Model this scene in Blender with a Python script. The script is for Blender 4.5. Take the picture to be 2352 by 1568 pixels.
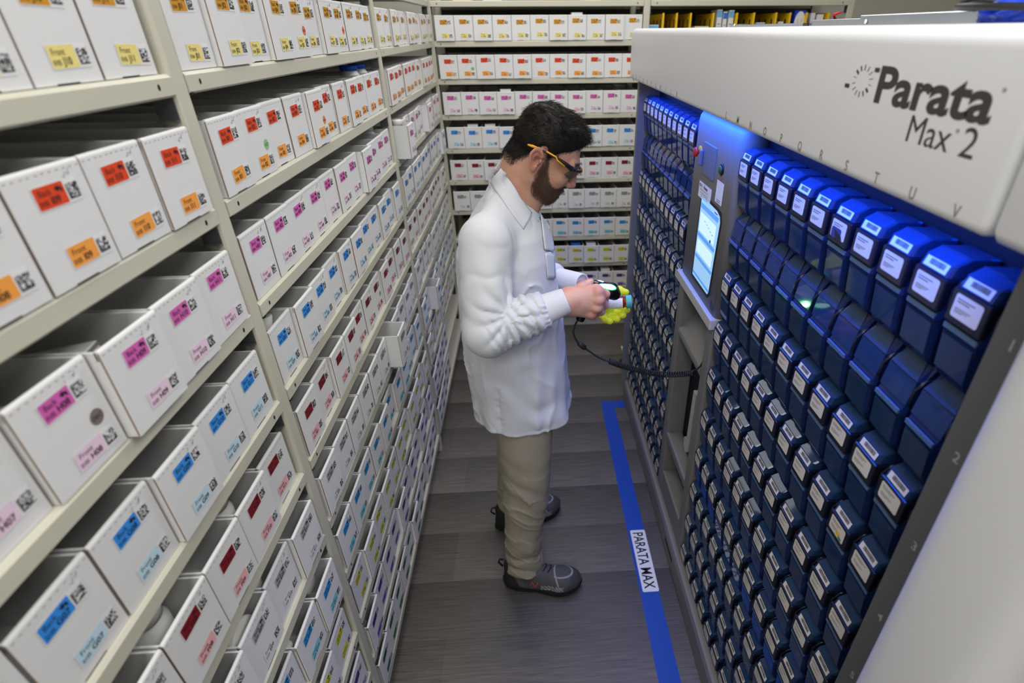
import bpy, bmesh, math, random
import numpy as np
from mathutils import Vector, Matrix, Euler

for o in list(bpy.data.objects):
    bpy.data.objects.remove(o, do_unlink=True)
scene = bpy.context.scene
C = scene.collection
R = math.radians
random.seed(7)

# ------------------------------------------------------------------ camera, world, lights, exposure
EYE = 1.82
cam_data = bpy.data.cameras.new('camera')
cam = bpy.data.objects.new('camera', cam_data)
C.objects.link(cam)
yaw, pitch, roll = 0.0629, -0.5265, -0.0061
Fv = Vector((math.sin(yaw) * math.cos(pitch), math.cos(yaw) * math.cos(pitch), math.sin(pitch)))
Rv = Vector((math.cos(yaw), -math.sin(yaw), 0))
Uv = Rv.cross(Fv)
R2 = Rv * math.cos(roll) + Uv * math.sin(roll)
U2 = Uv * math.cos(roll) - Rv * math.sin(roll)
m = Matrix((R2, U2, -Fv)).transposed().to_4x4()
m.translation = Vector((0, 0, EYE))
cam.matrix_world = m
cam_data.sensor_width = 36.0
cam_data.lens = 36.0 * 1229.9 / 2352
cam_data.shift_x = -(1296.7 - 1176) / 2352
cam_data.shift_y = (783.3 - 784) / 2352
cam_data.clip_start = 0.02
cam_data.dof.use_dof = True
cam_data.dof.focus_distance = 1.30
cam_data.dof.aperture_fstop = 3.2
scene.camera = cam

world = bpy.data.worlds.new('world')
scene.world = world
world.use_nodes = True
world.node_tree.nodes['Background'].inputs[0].default_value = (0.9, 0.95, 1.0, 1)
world.node_tree.nodes['Background'].inputs[1].default_value = 0.05
scene.view_settings.view_transform = 'Standard'
scene.view_settings.look = 'None'
scene.view_settings.exposure = 0.16
scene.view_settings.gamma = 1.0
scene.view_settings.use_curve_mapping = False
scene.cycles.max_bounces = 7
scene.cycles.diffuse_bounces = 3
scene.cycles.glossy_bounces = 3
scene.cycles.transmission_bounces = 4
scene.cycles.transparent_max_bounces = 8
scene.cycles.caustics_reflective = False
scene.cycles.caustics_refractive = False
scene.cycles.use_denoising = True
scene.cycles.sample_clamp_indirect = 4


def area_light(name, loc, size, energy, color=(1, 1, 1), rot=(0, 0, 0)):
    d = bpy.data.lights.new(name, 'AREA')
    d.shape = 'RECTANGLE'
    d.size, d.size_y = size
    d.energy = energy
    d.color = color
    o = bpy.data.objects.new(name, d)
    o.location = loc
    o.rotation_euler = rot
    C.objects.link(o)
    return o


CEIL = 2.75
LAMPS = [(0.62, 0.15, 0.6, 1.2, 14), (0.62, 2.15, 0.6, 1.2, 13), (2.1, 1.2, 0.6, 1.2, 11), (-0.30, 0.60, 0.6, 1.2, 6.5), (-0.30, 2.70, 0.6, 1.0, 8), (-0.25, -1.3, 0.6, 1.2, 25)]
for lx, ly, sx, sy, en in LAMPS:
    area_light('ceiling_lamp', (lx, ly, CEIL - 0.03), (sx, sy), en, (1.0, 0.99, 0.965))
# the machine's own blue strip lamp under its canopy
strip = area_light('machine_strip_lamp', (0.475, 1.44, 1.632), (0.02, 1.84), 5.6, (0.02, 0.13, 1.0), (0, R(-12), 0))
strip.data.spread = R(148)


# ------------------------------------------------------------------ materials
def lin(c):
    return tuple(((v / 255) / 12.92 if v / 255 <= 0.04045 else ((v / 255 + 0.055) / 1.055) ** 2.4) for v in c) + (1.0,)


MATS = {}


def mat(name, rgb, rough=0.5, metal=0.0, spec=0.5, noise=None, bump=None, emit=None, trans=0.0, ior=1.45, coat=0.0, alpha=1.0):
    """Principled material; noise=(scale, amount) mottles the colour, bump=(scale, strength)."""
    if name in MATS:
        return MATS[name]
    m = bpy.data.materials.new(name)
    m.use_nodes = True
    nt = m.node_tree
    b = nt.nodes['Principled BSDF']
    col = lin(rgb)
    b.inputs['Base Color'].default_value = col
    b.inputs['Roughness'].default_value = rough
    b.inputs['Metallic'].default_value = metal
    b.inputs['Specular IOR Level'].default_value = spec
    b.inputs['Transmission Weight'].default_value = trans
    b.inputs['IOR'].default_value = ior
    b.inputs['Coat Weight'].default_value = coat
    b.inputs['Alpha'].default_value = alpha
    if noise or bump:
        tc = nt.nodes.new('ShaderNodeTexCoord')
    if noise:
        n = nt.nodes.new('ShaderNodeTexNoise')
        n.inputs['Scale'].default_value = noise[0]
        n.inputs['Detail'].default_value = 4
        nt.links.new(tc.outputs['Object'], n.inputs['Vector'])
        r = nt.nodes.new('ShaderNodeMapRange')
        r.inputs['To Min'].default_value = 1 - noise[1]
        r.inputs['To Max'].default_value = 1 + noise[1]
        nt.links.new(n.outputs['Fac'], r.inputs['Value'])
        mx = nt.nodes.new('ShaderNodeVectorMath')
        mx.operation = 'SCALE'
        mx.inputs[0].default_value = col[:3]
        nt.links.new(r.outputs['Result'], mx.inputs['Scale'])
        nt.links.new(mx.outputs['Vector'], b.inputs['Base Color'])
    if bump:
        n = nt.nodes.new('ShaderNodeTexNoise')
        n.inputs['Scale'].default_value = bump[0]
        n.inputs['Detail'].default_value = 3
        nt.links.new(tc.outputs['Object'], n.inputs['Vector'])
        bp = nt.nodes.new('ShaderNodeBump')
        bp.inputs['Strength'].default_value = bump[1]
        bp.inputs['Distance'].default_value = 0.002
        nt.links.new(n.outputs['Fac'], bp.inputs['Height'])
        nt.links.new(bp.outputs['Normal'], b.inputs['Normal'])
    if emit:
        b.inputs['Emission Color'].default_value = lin(emit[0])
        b.inputs['Emission Strength'].default_value = emit[1]
    MATS[name] = m
    return m


card = mat('white_cardboard', (233, 233, 233), 0.62, noise=(7, 0.03), bump=(160, 0.12))
card_in = mat('cardboard_inside', (214, 213, 208), 0.75, noise=(6, 0.04))
kraft = mat('kraft_edge', (140, 114, 92), 0.8)
ink = mat('black_ink', (32, 30, 32), 0.6)
paper = mat('label_paper', (240, 240, 240), 0.45)
cream = mat('cream_enamel', (208, 205, 187), 0.38, noise=(9, 0.02))
steel = mat('galvanised_steel', (168, 174, 182), 0.32, metal=0.85, noise=(14, 0.12))
dkmetal = mat('bracket_metal', (120, 123, 126), 0.4, metal=0.7)
hole_m = mat('dark_hole', (18, 17, 16), 0.8)
mwhite = mat('machine_white', (230, 230, 234), 0.38, bump=(500, 0.08))
mgrey = mat('machine_grey', (128, 126, 124), 0.5, bump=(600, 0.1))
mframe = mat('machine_dark_grey', (92, 92, 94), 0.55, bump=(600, 0.1))
mink = mat('logo_grey', (66, 64, 60), 0.5)
mletter = mat('letter_grey', (140, 138, 124), 0.6)
mnum = mat('pale_numeral', (168, 168, 172), 0.6)
black_p = mat('black_plastic', (20, 20, 22), 0.35)
black_r = mat('black_rubber', (26, 26, 27), 0.5)
white_p = mat('white_plastic', (236, 236, 232), 0.35)
bottle_w = mat('white_bottle', (240, 240, 235), 0.3)
blue_cap = mat('blue_cap', (20, 96, 224), 0.4)
tape_blue = mat('blue_floor_tape', (24, 76, 176), 0.42, noise=(30, 0.06))
inner_dark = mat('machine_interior', (14, 18, 34), 0.6)

TAGS = {  # row: back tag, front tag, colour word
    'J': ((214, 150, 22), (244, 226, 138), 'amber'), 'I': ((232, 72, 20), (255, 168, 72), 'red-orange'),
    'H': ((222, 104, 186), (246, 216, 236), 'pink'), 'G': ((56, 150, 240), (204, 232, 248), 'blue'),
    'F': ((142, 22, 36), (246, 186, 188), 'dark-red'), 'E': ((166, 166, 166), (236, 236, 236), 'grey'),
    'D': ((36, 156, 228), (132, 214, 228), 'cyan'), 'C': ((220, 216, 20), (226, 218, 70), 'yellow'),
    'B': ((84, 52, 150), (136, 96, 196), 'purple'), 'A': ((20, 104, 56), (60, 130, 90), 'green')}
for k, (a, b_, w) in TAGS.items():
    mat('back_tag_' + w, a, 0.5)
    mat('front_tag_' + w, b_, 0.5)


# ------------------------------------------------------------------ mesh builder
class MB:
    def __init__(self):
        self.v, self.f, self.m, self.mats, self.s = [], [], [], [], []

    def mi(self, m):
        if m not in self.mats:
            self.mats.append(m)
        return self.mats.index(m)

    def add(self, vs, fs, m, smooth=False):
        o = len(self.v)
        self.v += [tuple(p) for p in vs]
        i = self.mi(m)
        for f in fs:
            self.f.append(tuple(k + o for k in f))
            self.m.append(i)
            self.s.append(smooth)

    def box(self, lo, hi, m, top=None, M=None):
        x0, y0, z0 = lo
        x1, y1, z1 = hi
        vs = [(x0, y0, z0), (x1, y0, z0), (x1, y1, z0), (x0, y1, z0), (x0, y0, z1), (x1, y0, z1), (x1, y1, z1), (x0, y1, z1)]
        if M is not None:
            vs = [tuple(M @ Vector(p)) for p in vs]
        self.add(vs, [(3, 2, 1, 0), (0, 1, 5, 4), (1, 2, 6, 5), (2, 3, 7, 6), (3, 0, 4, 7)], m)
        o = len(self.v) - 8
        self.f.append((o + 4, o + 5, o + 6, o + 7))
        self.m.append(self.mi(top or m))
        self.s.append(False)

    def rbox(self, lo, hi, m, r=0.003, seg=2):
        bm = bmesh.new()
        bmesh.ops.create_cube(bm, size=1)
        for v in bm.verts:
            v.co = Vector([lo[i] + (v.co[i] + 0.5) * (hi[i] - lo[i]) for i in range(3)])
        bmesh.ops.bevel(bm, geom=bm.edges[:], offset=r, segments=seg, affect='EDGES', profile=0.5)
        self.bm(bm, m)

    def bm(self, bm, m, smooth=False):
        bm.verts.index_update()
        self.add([v.co[:] for v in bm.verts], [[v.index for v in f.verts] for f in bm.faces], m, smooth)
        bm.free()

    def prism(self, pts, axis, a, b, m, smooth=False):
        """Extrude a closed 2-D outline along an axis ('x','y','z')."""
        n = len(pts)

        def P(p, t):
            return {'x': (t, p[0], p[1]), 'y': (p[0], t, p[1]), 'z': (p[0], p[1], t)}[axis]
        vs = [P(p, a) for p in pts] + [P(p, b) for p in pts]
        self.add(vs, [(i, (i + 1) % n, n + (i + 1) % n, n + i) for i in range(n)], m, smooth)
        self.add([P(p, a) for p in pts], [tuple(range(n))[::-1]], m)
        self.add([P(p, b) for p in pts], [tuple(range(n))], m)

    def plate(self, y0, y1, z0, z1, x, m, r=0.0, th=0.0):
        """Rounded plate in the (y, z) plane facing +x at x (thickness th behind it)."""
        pts = rrect(y0, y1, z0, z1, r)
        if th <= 0:
            self.add([(x, p[0], p[1]) for p in pts], [tuple(range(len(pts)))], m)
        else:
            self.prism(pts, 'x', x - th, x, m)

    def tube(self, path, r, m, sides=8, closed=False, smooth=True, cap=True):
        path = [Vector(p) for p in path]
        n = len(path)
        rs = r if isinstance(r, (list, tuple)) else [r] * n
        vs = []
        prev = None
        for i, p in enumerate(path):
            t = (path[min(i + 1, n - 1)] - path[max(i - 1, 0)]).normalized()
            if prev is None:
                u = t.orthogonal().normalized()
            else:
                u = (prev - t * prev.dot(t))
                u = u.normalized() if u.length > 1e-6 else t.orthogonal().normalized()
            prev = u
            w = t.cross(u)
            for k in range(sides):
                a = 2 * math.pi * k / sides
                vs.append(p + (u * math.cos(a) + w * math.sin(a)) * rs[i])
        fs = []
        for i in range(n - 1):
            for k in range(sides):
                fs.append((i * sides + k, i * sides + (k + 1) % sides, (i + 1) * sides + (k + 1) % sides, (i + 1) * sides + k))
        if cap:
            fs.append(tuple(range(sides))[::-1])
            fs.append(tuple((n - 1) * sides + k for k in range(sides)))
        self.add(vs, fs, m, smooth)

    def lathe(self, prof, m, seg=20, M=None, smooth=True):
        """prof: (radius, z) pairs, spun about z."""
        vs, fs = [], []
        for r, z in prof:
            for k in range(seg):
                a = 2 * math.pi * k / seg
                vs.append((r * math.cos(a), r * math.sin(a), z))
        for i in range(len(prof) - 1):
            for k in range(seg):
                fs.append((i * seg + k, i * seg + (k + 1) % seg, (i + 1) * seg + (k + 1) % seg, (i + 1) * seg + k))
        fs.append(tuple(range(seg))[::-1])
        fs.append(tuple((len(prof) - 1) * seg + k for k in range(seg)))
        if M is not None:
            vs = [tuple(M @ Vector(p)) for p in vs]
        self.add(vs, fs, m, smooth)

    def text(self, s, x, y, z, size, m, bold=0.0, align='l', sx=1.0, res=3, M=None, shear=0.0):
        """Lettering in the (y, z) plane facing +x, reading toward +y; (y, z) is the baseline start."""
        vs, fs, w = glyphs(s, bold, res, shear)
        off = {'l': 0, 'c': -w / 2, 'r': -w}[align]
        vv = [(x, y + (p[0] + off) * size * sx, z + p[1] * size) for p in vs]
        if M is not None:
            vv = [tuple(M @ Vector(p)) for p in vv]
        self.add(vv, fs, m)

    def mesh(self, name):
        me = bpy.data.meshes.new(name)
        me.from_pydata(self.v, [], self.f)
        for m in self.mats:
            me.materials.append(m)
        me.polygons.foreach_set('material_index', self.m)
        me.polygons.foreach_set('use_smooth', self.s)
        me.update()
        return me

    def build(self, name, parent=None, loc=None, rot=None):
        o = bpy.data.objects.new(name, self.mesh(name))
        C.objects.link(o)
        if parent:
            o.parent = parent
        if loc:
            o.location = loc
        if rot:
            o.rotation_euler = rot
        return o


def rrect(y0, y1, z0, z1, r, n=4):
    if r <= 0:
        return [(y0, z0), (y1, z0), (y1, z1), (y0, z1)]
    out = []
    for cy, cz, a0 in ((y1 - r, z0 + r, -90), (y1 - r, z1 - r, 0), (y0 + r, z1 - r, 90), (y0 + r, z0 + r, 180)):
        for k in range(n + 1):
            a = R(a0 + 90 * k / n)
            out.append((cy + r * math.cos(a), cz + r * math.sin(a)))
    return out


_gl = {}


def glyphs(s, bold, res, shear):
    key = (s, bold, res, shear)
    if key not in _gl:
        cu = bpy.data.curves.new('t', 'FONT')
        cu.body = s
        cu.size = 1.0
        cu.offset = bold
        cu.resolution_u = res
        cu.shear = shear
        cu.fill_mode = 'FRONT'
        o = bpy.data.objects.new('t', cu)
        C.objects.link(o)
        dg = bpy.context.evaluated_depsgraph_get()
        me = bpy.data.meshes.new_from_object(o.evaluated_get(dg))
        vs = [tuple(v.co) for v in me.vertices]
        fs = [tuple(p.vertices) for p in me.polygons]
        w = max([p[0] for p in vs] or [0])
        bpy.data.objects.remove(o)
        bpy.data.curves.remove(cu)
        bpy.data.meshes.remove(me)
        _gl[key] = (vs, fs, w)
    return _gl[key]


def thing(name, label, cat, loc=(0, 0, 0), rotz=0.0, group=None):
    o = bpy.data.objects.new(name, None)
    C.objects.link(o)
    o.location = loc
    o.rotation_euler = (0, 0, rotz)
    return tag(o, label, cat, group)


def tag(o, label, cat, group=None):
    o['label'] = label
    o['category'] = cat
    if group:
        o['group'] = group
    return o


def struct(o):
    o['kind'] = 'structure'
    return o


def copy_tree(o, parent=None):
    c = o.copy()
    C.objects.link(c)
    c.parent = parent
    for ch in KIDS.get(o.name, ()):
        copy_tree(ch, c)
    return c


KIDS = {}


def inst(me, name, parent, loc=None):
    o = bpy.data.objects.new(name, me)
    C.objects.link(o)
    o.parent = parent
    if loc:
        o.location = loc
    return o


ORD = ['zeroth', 'first', 'second', 'third', 'fourth', 'fifth', 'sixth', 'seventh', 'eighth', 'ninth', 'tenth', 'eleventh']

# ------------------------------------------------------------------ floor (grey wood-look planks laid across the aisle)
fm = bpy.data.materials.new('grey_plank_floor')
fm.use_nodes = True
nt = fm.node_tree
b = nt.nodes['Principled BSDF']
tc = nt.nodes.new('ShaderNodeTexCoord')
br = nt.nodes.new('ShaderNodeTexBrick')
br.inputs['Scale'].default_value = 1.0
br.inputs['Mortar Size'].default_value = 0.0004
br.inputs['Mortar Smooth'].default_value = 0.3
br.inputs['Brick Width'].default_value = 1.83
br.inputs['Row Height'].default_value = 0.229
br.inputs['Color1'].default_value = lin((106, 100, 93))
br.inputs['Color2'].default_value = lin((80, 75, 70))
br.inputs['Mortar'].default_value = lin((48, 46, 45))
br.offset = 0.37
mp0 = nt.nodes.new('ShaderNodeMapping')
mp0.inputs['Location'].default_value = (0.35, -0.19, 0)
nt.links.new(tc.outputs['Object'], mp0.inputs['Vector'])
nt.links.new(mp0.outputs['Vector'], br.inputs['Vector'])
# every plank gets gradually darker toward its far edge
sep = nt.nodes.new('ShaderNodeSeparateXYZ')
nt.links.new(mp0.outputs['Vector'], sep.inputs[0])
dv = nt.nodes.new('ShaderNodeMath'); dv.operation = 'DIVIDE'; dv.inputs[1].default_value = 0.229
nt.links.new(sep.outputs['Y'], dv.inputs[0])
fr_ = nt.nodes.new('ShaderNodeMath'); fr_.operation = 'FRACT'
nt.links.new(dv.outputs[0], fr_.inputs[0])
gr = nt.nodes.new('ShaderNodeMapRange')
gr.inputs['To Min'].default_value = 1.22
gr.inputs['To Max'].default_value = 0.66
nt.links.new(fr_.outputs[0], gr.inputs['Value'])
mp = nt.nodes.new('ShaderNodeMapping')
mp.inputs['Scale'].default_value = (2.2, 60.0, 1.0)
nt.links.new(tc.outputs['Object'], mp.inputs['Vector'])
nz = nt.nodes.new('ShaderNodeTexNoise')
nz.inputs['Scale'].default_value = 3.0
nz.inputs['Detail'].default_value = 7
nz.inputs['Roughness'].default_value = 0.7
nt.links.new(mp.outputs['Vector'], nz.inputs['Vector'])
rg = nt.nodes.new('ShaderNodeMapRange')
rg.inputs['From Min'].default_value = 0.25
rg.inputs['From Max'].default_value = 0.75
rg.inputs['To Min'].default_value = 0.35
rg.inputs['To Max'].default_value = 1.65
nt.links.new(nz.outputs['Fac'], rg.inputs['Value'])
vm = nt.nodes.new('ShaderNodeVectorMath')
vm.operation = 'SCALE'
nt.links.new(br.outputs['Color'], vm.inputs[0])
nt.links.new(rg.outputs['Result'], vm.inputs['Scale'])
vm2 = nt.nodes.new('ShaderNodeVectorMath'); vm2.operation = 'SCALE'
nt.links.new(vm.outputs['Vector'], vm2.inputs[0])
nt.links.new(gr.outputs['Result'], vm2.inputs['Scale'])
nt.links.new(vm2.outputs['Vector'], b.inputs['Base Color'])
rr = nt.nodes.new('ShaderNodeMapRange')
rr.inputs['To Min'].default_value = 0.3
rr.inputs['To Max'].default_value = 0.62
nt.links.new(nz.outputs['Fac'], rr.inputs['Value'])
nt.links.new(rr.outputs['Result'], b.inputs['Roughness'])
bp = nt.nodes.new('ShaderNodeBump')
bp.inputs['Strength'].default_value = 0.25
bp.inputs['Distance'].default_value = 0.001
nt.links.new(nz.outputs['Fac'], bp.inputs['Height'])
nt.links.new(bp.outputs['Normal'], b.inputs['Normal'])

X0, X1, Y0, Y1 = -1.0, 3.2, -2.4, 3.84
wall_m = mat('beige_wall_paint', (206, 203, 192), 0.8, noise=(3, 0.02), bump=(120, 0.1))
ceil_m = mat('ceiling_tile', (225, 225, 220), 0.9, bump=(60, 0.2))
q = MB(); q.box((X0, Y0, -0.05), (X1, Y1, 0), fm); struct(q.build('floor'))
q = MB(); q.box((X0, Y0, CEIL), (X1, Y1, CEIL + 0.05), ceil_m); struct(q.build('ceiling'))
q = MB(); q.box((X0 - 0.05, Y0, 0), (X0, Y1, CEIL), wall_m); struct(q.build('wall_left'))
q = MB(); q.box((X1, Y0, 0), (X1 + 0.05, Y1, CEIL), wall_m); struct(q.build('wall_right'))
q = MB(); q.box((X0, Y1, 0), (X1, Y1 + 0.05, CEIL), wall_m); struct(q.build('wall_back'))
q = MB(); q.box((X0, Y0 - 0.05, 0), (X1, Y0, CEIL), wall_m); struct(q.build('wall_front'))

# blue floor tape with its printed strip
q = MB()
q.box((0.355, 0.15, 0), (0.427, 2.43, 0.0012), tape_blue)
q.box((0.4271, 2.37, 0), (0.486, 2.43, 0.0012), tape_blue)
t = q.build('floor_tape')
tag(t, 'blue marking tape stuck to the grey plank floor alongside the machine', 'floor tape')
q = MB()
pts = rrect(0.366, 0.428, 1.238, 1.524, 0.006)
q.prism(pts, 'z', 0.0013, 0.0022, paper)
vs, fs, w = glyphs('PARATA MAX', 0.014, 4, 0)
S = 0.262 / w
# reads toward -y with letter tops toward +x
hgt = 0.7
q.add([(0.3765 + p[1] * 0.058, 1.513 - p[0] * S, 0.0024) for p in vs], [f[::-1] for f in fs], ink)
tag(q.build('floor_label'), 'white strip lettered PARATA MAX on the blue floor tape', 'label')

# ------------------------------------------------------------------ shelving
PITCH = 0.18415
ROWS = 'KJIHGFEDCBA'
SZ = {r: EYE + 0.1205 - PITCH * i for i, r in enumerate(ROWS)}      # centre height of each shelf lip
BAY = 1.219
P1 = 0.8715
LX = -0.487
DEPTH = 0.46


def shelf_unit(w, posts=(True, True), right_brackets=True):
    """Local frame: front face at x=0 facing +x, bay runs along y from post centre 0 to w."""
    parts = {}
    q = MB()
    for r in ROWS:
        z = SZ[r]
        y0, y1 = 0.0185, w - 0.0185
        # rolled front lip
        lip = [(-0.02, z - 0.0145), (-0.003, z - 0.0145), (0, z - 0.0115), (0, z + 0.010), (-0.0035, z + 0.0142), (-0.02, z + 0.0142)]
        s = MB()
        s.prism([(p[0], p[1]) for p in lip], 'y', y0, y1, cream)
        s.box((-DEPTH, y0, z + 0.0085), (-0.02, y1, z + 0.0142), cream)
        s.box((-DEPTH, y0, z - 0.0145), (-DEPTH + 0.015, y1, z + 0.0085), cream)
        for yy in (0.0525, w - 0.0525):
            s.add([(0.0004, yy + 0.0028 * math.cos(a * math.pi / 5), z + 0.0042 * math.sin(a * math.pi / 5)) for a in range(10)], [tuple(range(10))], hole_m)
        s.box((-0.004, y0, z - 0.0155), (0.0003, y0 + 0.009, z - 0.0130), hole_m)
        parts.setdefault('shelf', []).append(s)
        for yy, sg in ((0.0185, 1), (w - 0.0185, -1)):
            a, b_ = sorted((yy, yy + sg * 0.0018))
            e0, e1 = sorted((yy, yy + sg * 0.009))
            zb = z - 0.046
            k = MB()
            # one bent clip: web, foot and a turned front edge
            pr = [(a, z - 0.0148), (a, zb), (e0 if sg < 0 else a, zb), (e1 if sg > 0 else b_, zb), (b_, zb + 0.0018), (b_, z - 0.0148)]
            out = [(yy, z - 0.0148), (yy, zb), (yy + sg * 0.009, zb), (yy + sg * 0.009, zb + 0.0018), (yy + sg * 0.0018, zb + 0.0018), (yy + sg * 0.0018, z - 0.0148)]
            n_ = len(out)
            vs = [(-0.034, p[0], p[1]) for p in out] + [(-0.006, p[0], p[1]) for p in out]
            k.add(vs, [(i, (i + 1) % n_, n_ + (i + 1) % n_, n_ + i) for i in range(n_)] + [(0, 1, 4, 5), (1, 2, 3, 4), (6, 11, 10, 7), (7, 10, 9, 8)], dkmetal)
            parts.setdefault('bracket', []).append(k)
    for py, on in ((0, posts[0]), (w, posts[1])):
        if on:
            for xx in (-0.032, -DEPTH):
                s = MB()
                s.rbox((xx, py - 0.018, 0), (xx + 0.0315, py + 0.018, 2.22), cream, 0.005, 2)
                parts.setdefault('post', []).append(s)
    # back sheet
    s = MB()
    s.box((-DEPTH - 0.004, 0.0, 0.06), (-DEPTH - 0.001, w, 2.2), mat('shelf_back_sheet', (96, 95, 90), 0.7))
    parts['back_panel'] = [s]
    s = MB()
    s.box((-0.03, 0.0185, 0.0), (-0.026, w - 0.0185, SZ['A'] - 0.015), cream)
    parts['kick_plate'] = [s]
    return parts


def place_unit(name, label, loc, rz, w, posts, group):
    t = thing(name, label, 'shelving', loc, rz, group)
    for pn, ms in shelf_unit(w, posts).items():
        for s in ms:
            s.build(pn, t)
    return t


place_unit('shelving_unit', 'cream steel shelving bay at the near end of the long side run', (LX, P1 - BAY, 0), 0, BAY, (False, False), 'cream shelving bays along the side wall')
place_unit('shelving_unit', 'cream steel shelving bay in the middle of the long side run', (LX, P1, 0), 0, BAY, (True, True), 'cream shelving bays along the side wall')
place_unit('shelving_unit', 'cream steel shelving bay at the far end of the side run, by the corner', (LX, P1 + BAY, 0), 0, BAY, (False, True), 'cream shelving bays along the side wall')
BX, BY = -0.5281 + 0.028, 3.3293
place_unit('shelving_unit', 'cream steel shelving bay across the end of the aisle behind the person', (BX, BY, 0), R(-90), 1.163, (True, True), 'cream shelving bays across the back')
place_unit('shelving_unit', 'cream steel shelving bay behind the machine with yellow divider trays', (BX + 1.163, BY, 0), R(-90), 1.125, (False, True), 'cream shelving bays across the back')

# ------------------------------------------------------------------ storage bins
BW, BH, BD = 0.1015, 0.1175, 0.40


def bin_body(v=0):
    rnd = random.Random(40 + v)
    q = MB()
    w = BW / 2
    t = 0.0028
    zt = BH
    # front panel with rolled top, outer faces white and raw kraft edges at the two sides
    prof = [(-0.0042, 0.0), (0, 0.0), (0, zt - 0.003), (-0.0008, zt - 0.0008), (-0.0022, zt), (-0.0048, zt), (-0.0062, zt - 0.0015), (-0.0062, zt - 0.012), (-0.0042, zt - 0.013)]
    q.prism(prof, 'y', -w, w, card)
    for s in (-1, 1):
        q.box((-0.0030, min(s * w, s * (w + 0.0004)), 0.001), (-0.0012, max(s * w, s * (w + 0.0005)), zt - 0.003), kraft)
        q.box((-BD, min(s * w, s * (w - t)), 0), (-0.0042, max(s * w, s * (w - t)), zt - 0.0015), card, card)
    q.box((-BD, -w + t, 0), (-BD + t, w - t, zt - 0.0015), card)
    q.box((-BD + t, -w + t, 0), (-0.0042, w - t, 0.002), card_in)
    # perforation slits along the fold
    n = 11
    for i in range(n):
        y = -w + (i + 0.5) * BW / n + rnd.uniform(-0.0006, 0.0006)
        z = zt - 0.0065 + rnd.uniform(-0.0003, 0.0003)
        q.add([(0.0002, y - 0.0018, z - 0.0004), (0.0002, y + 0.0018, z - 0.0004), (0.0002, y + 0.0018, z + 0.0004), (0.0002, y - 0.0018, z + 0.0004)], [(0, 1, 2, 3)], kraft)
    # lower slot cut in the front panel
    if v != 1:
        q.box((0.0, -0.022, 0.0), (0.0003, 0.012, 0.0012), hole_m)
    # pen ticks
    if v != 2:
        for k in range(2 + v):
            y = rnd.uniform(0.012, 0.03); z = zt - rnd.uniform(0.010, 0.014)
            q.tube([(0.0003, y, z), (0.0003, y + 0.003, z - 0.003), (0.0003, y + 0.005, z + 0.003)], 0.00022, mat('pen_ink', (90, 92, 130), 0.6), 3, cap=False)
    return q.mesh('bin_body')


def code_pattern(q, y0, z0, s, seed, n=12):
    """A meaningless speckle square, black on white."""
    rnd = random.Random(seed)
    c = s / n
    X = 0.0007
    for r in range(n):
        run = None
        for k in range(n + 1):
            on = k < n and ((r == 0) or (k == 0) or rnd.random() < 0.47)
            if on and run is None:
                run = k
            if not on and run is not None:
                ya, yb = y0 + run * c, y0 + k * c
                za, zb = z0 + r * c, z0 + (r + 1) * c
                q.add([(X, ya, za), (X, yb, za), (X, yb, zb), (X, ya, zb)], [(0, 1, 2, 3)], ink)
                run = None


def tag_mesh(kind, row, bay, num, seed, lod):
    col = mat(('back_tag_' if kind == 'Back' else 'front_tag_') + TAGS[row][2], (0, 0, 0))
    q = MB()
    # white carrier, colour patch, code; origin at patch lower-left
    q.plate(-0.0012, 0.0585, -0.0012, 0.0232, 0.0002, paper, 0.001)
    q.plate(0, 0.0395, 0, 0.022, 0.0004, col, 0.0016)
    res = (3, 2, 1)[lod]
    if lod < 2:
        q.text(kind, 0.0006, 0.0045, 0.0125, 0.0092, ink, 0.0, res=res, sx=0.95)
    else:
        q.text(kind, 0.0006, 0.0045, 0.0125, 0.0092, ink, 0.0, res=1, sx=0.95)
    q.text(bay, 0.0006, 0.0022, 0.0032, 0.0072, ink, 0.012, res=res, sx=0.8)
    q.text('%s%02d' % (row, num), 0.0006, 0.0172, 0.0032, 0.0102, ink, 0.022, res=res, sx=0.98)
    if kind == 'Back':   # bent arrow
        X = 0.0006
        ar = [(0.0262, 0.0162), (0.0312, 0.0200), (0.0312, 0.0178), (0.0345, 0.0178), (0.0362, 0.0160), (0.0362, 0.0122), (0.0338, 0.0122), (0.0338, 0.0146), (0.0312, 0.0146), (0.0312, 0.0125)]
        q.add([(X, a, b_) for a, b_ in ar], [(0, 1, 9), (1, 2, 8, 9), (2, 3, 7, 8), (3, 4, 5, 6, 7)], ink)
    code_pattern(q, 0.0418, 0.0022, 0.0155, seed, 12 if lod < 2 else 9)
    return q.mesh(kind.lower() + '_tag')


bodies = [bin_body(v) for v in range(3)]
ROW_WORD = {r: ORD[i] for i, r in enumerate(ROWS[1:], 1)}
STICK = {('0104', 'J', 5): ('NOV', (238, 120, 84)), ('0104', 'J', 8): ('NOV', (238, 120, 84)), ('0104', 'I', 2): ('OCT', (148, 208, 140)),
         ('0104', 'I', 5): ('NOV', (236, 138, 90)), ('0105', 'H', 8): ('DEC', (128, 116, 112)), ('0104', 'F', 7): ('OCT', (148, 208, 140)), ('0102', 'I', 2): ('OCT', (148, 208, 140))}


def proj(x, y, z):
    v = Vector((x, y, z - EYE))
    d = v.dot(Fv)
    if d < 0.05:
        return None
    return 1296.7 + 1229.9 * v.dot(R2) / d, 783.3 - 1229.9 * v.dot(U2) / d


def in_view(pts, pad=0):
    for p in pts:
        s = proj(*p)
        if s and -pad < s[0] < 2352 + pad and -pad < s[1] < 1568 + pad:
            return True
    return False


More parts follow.
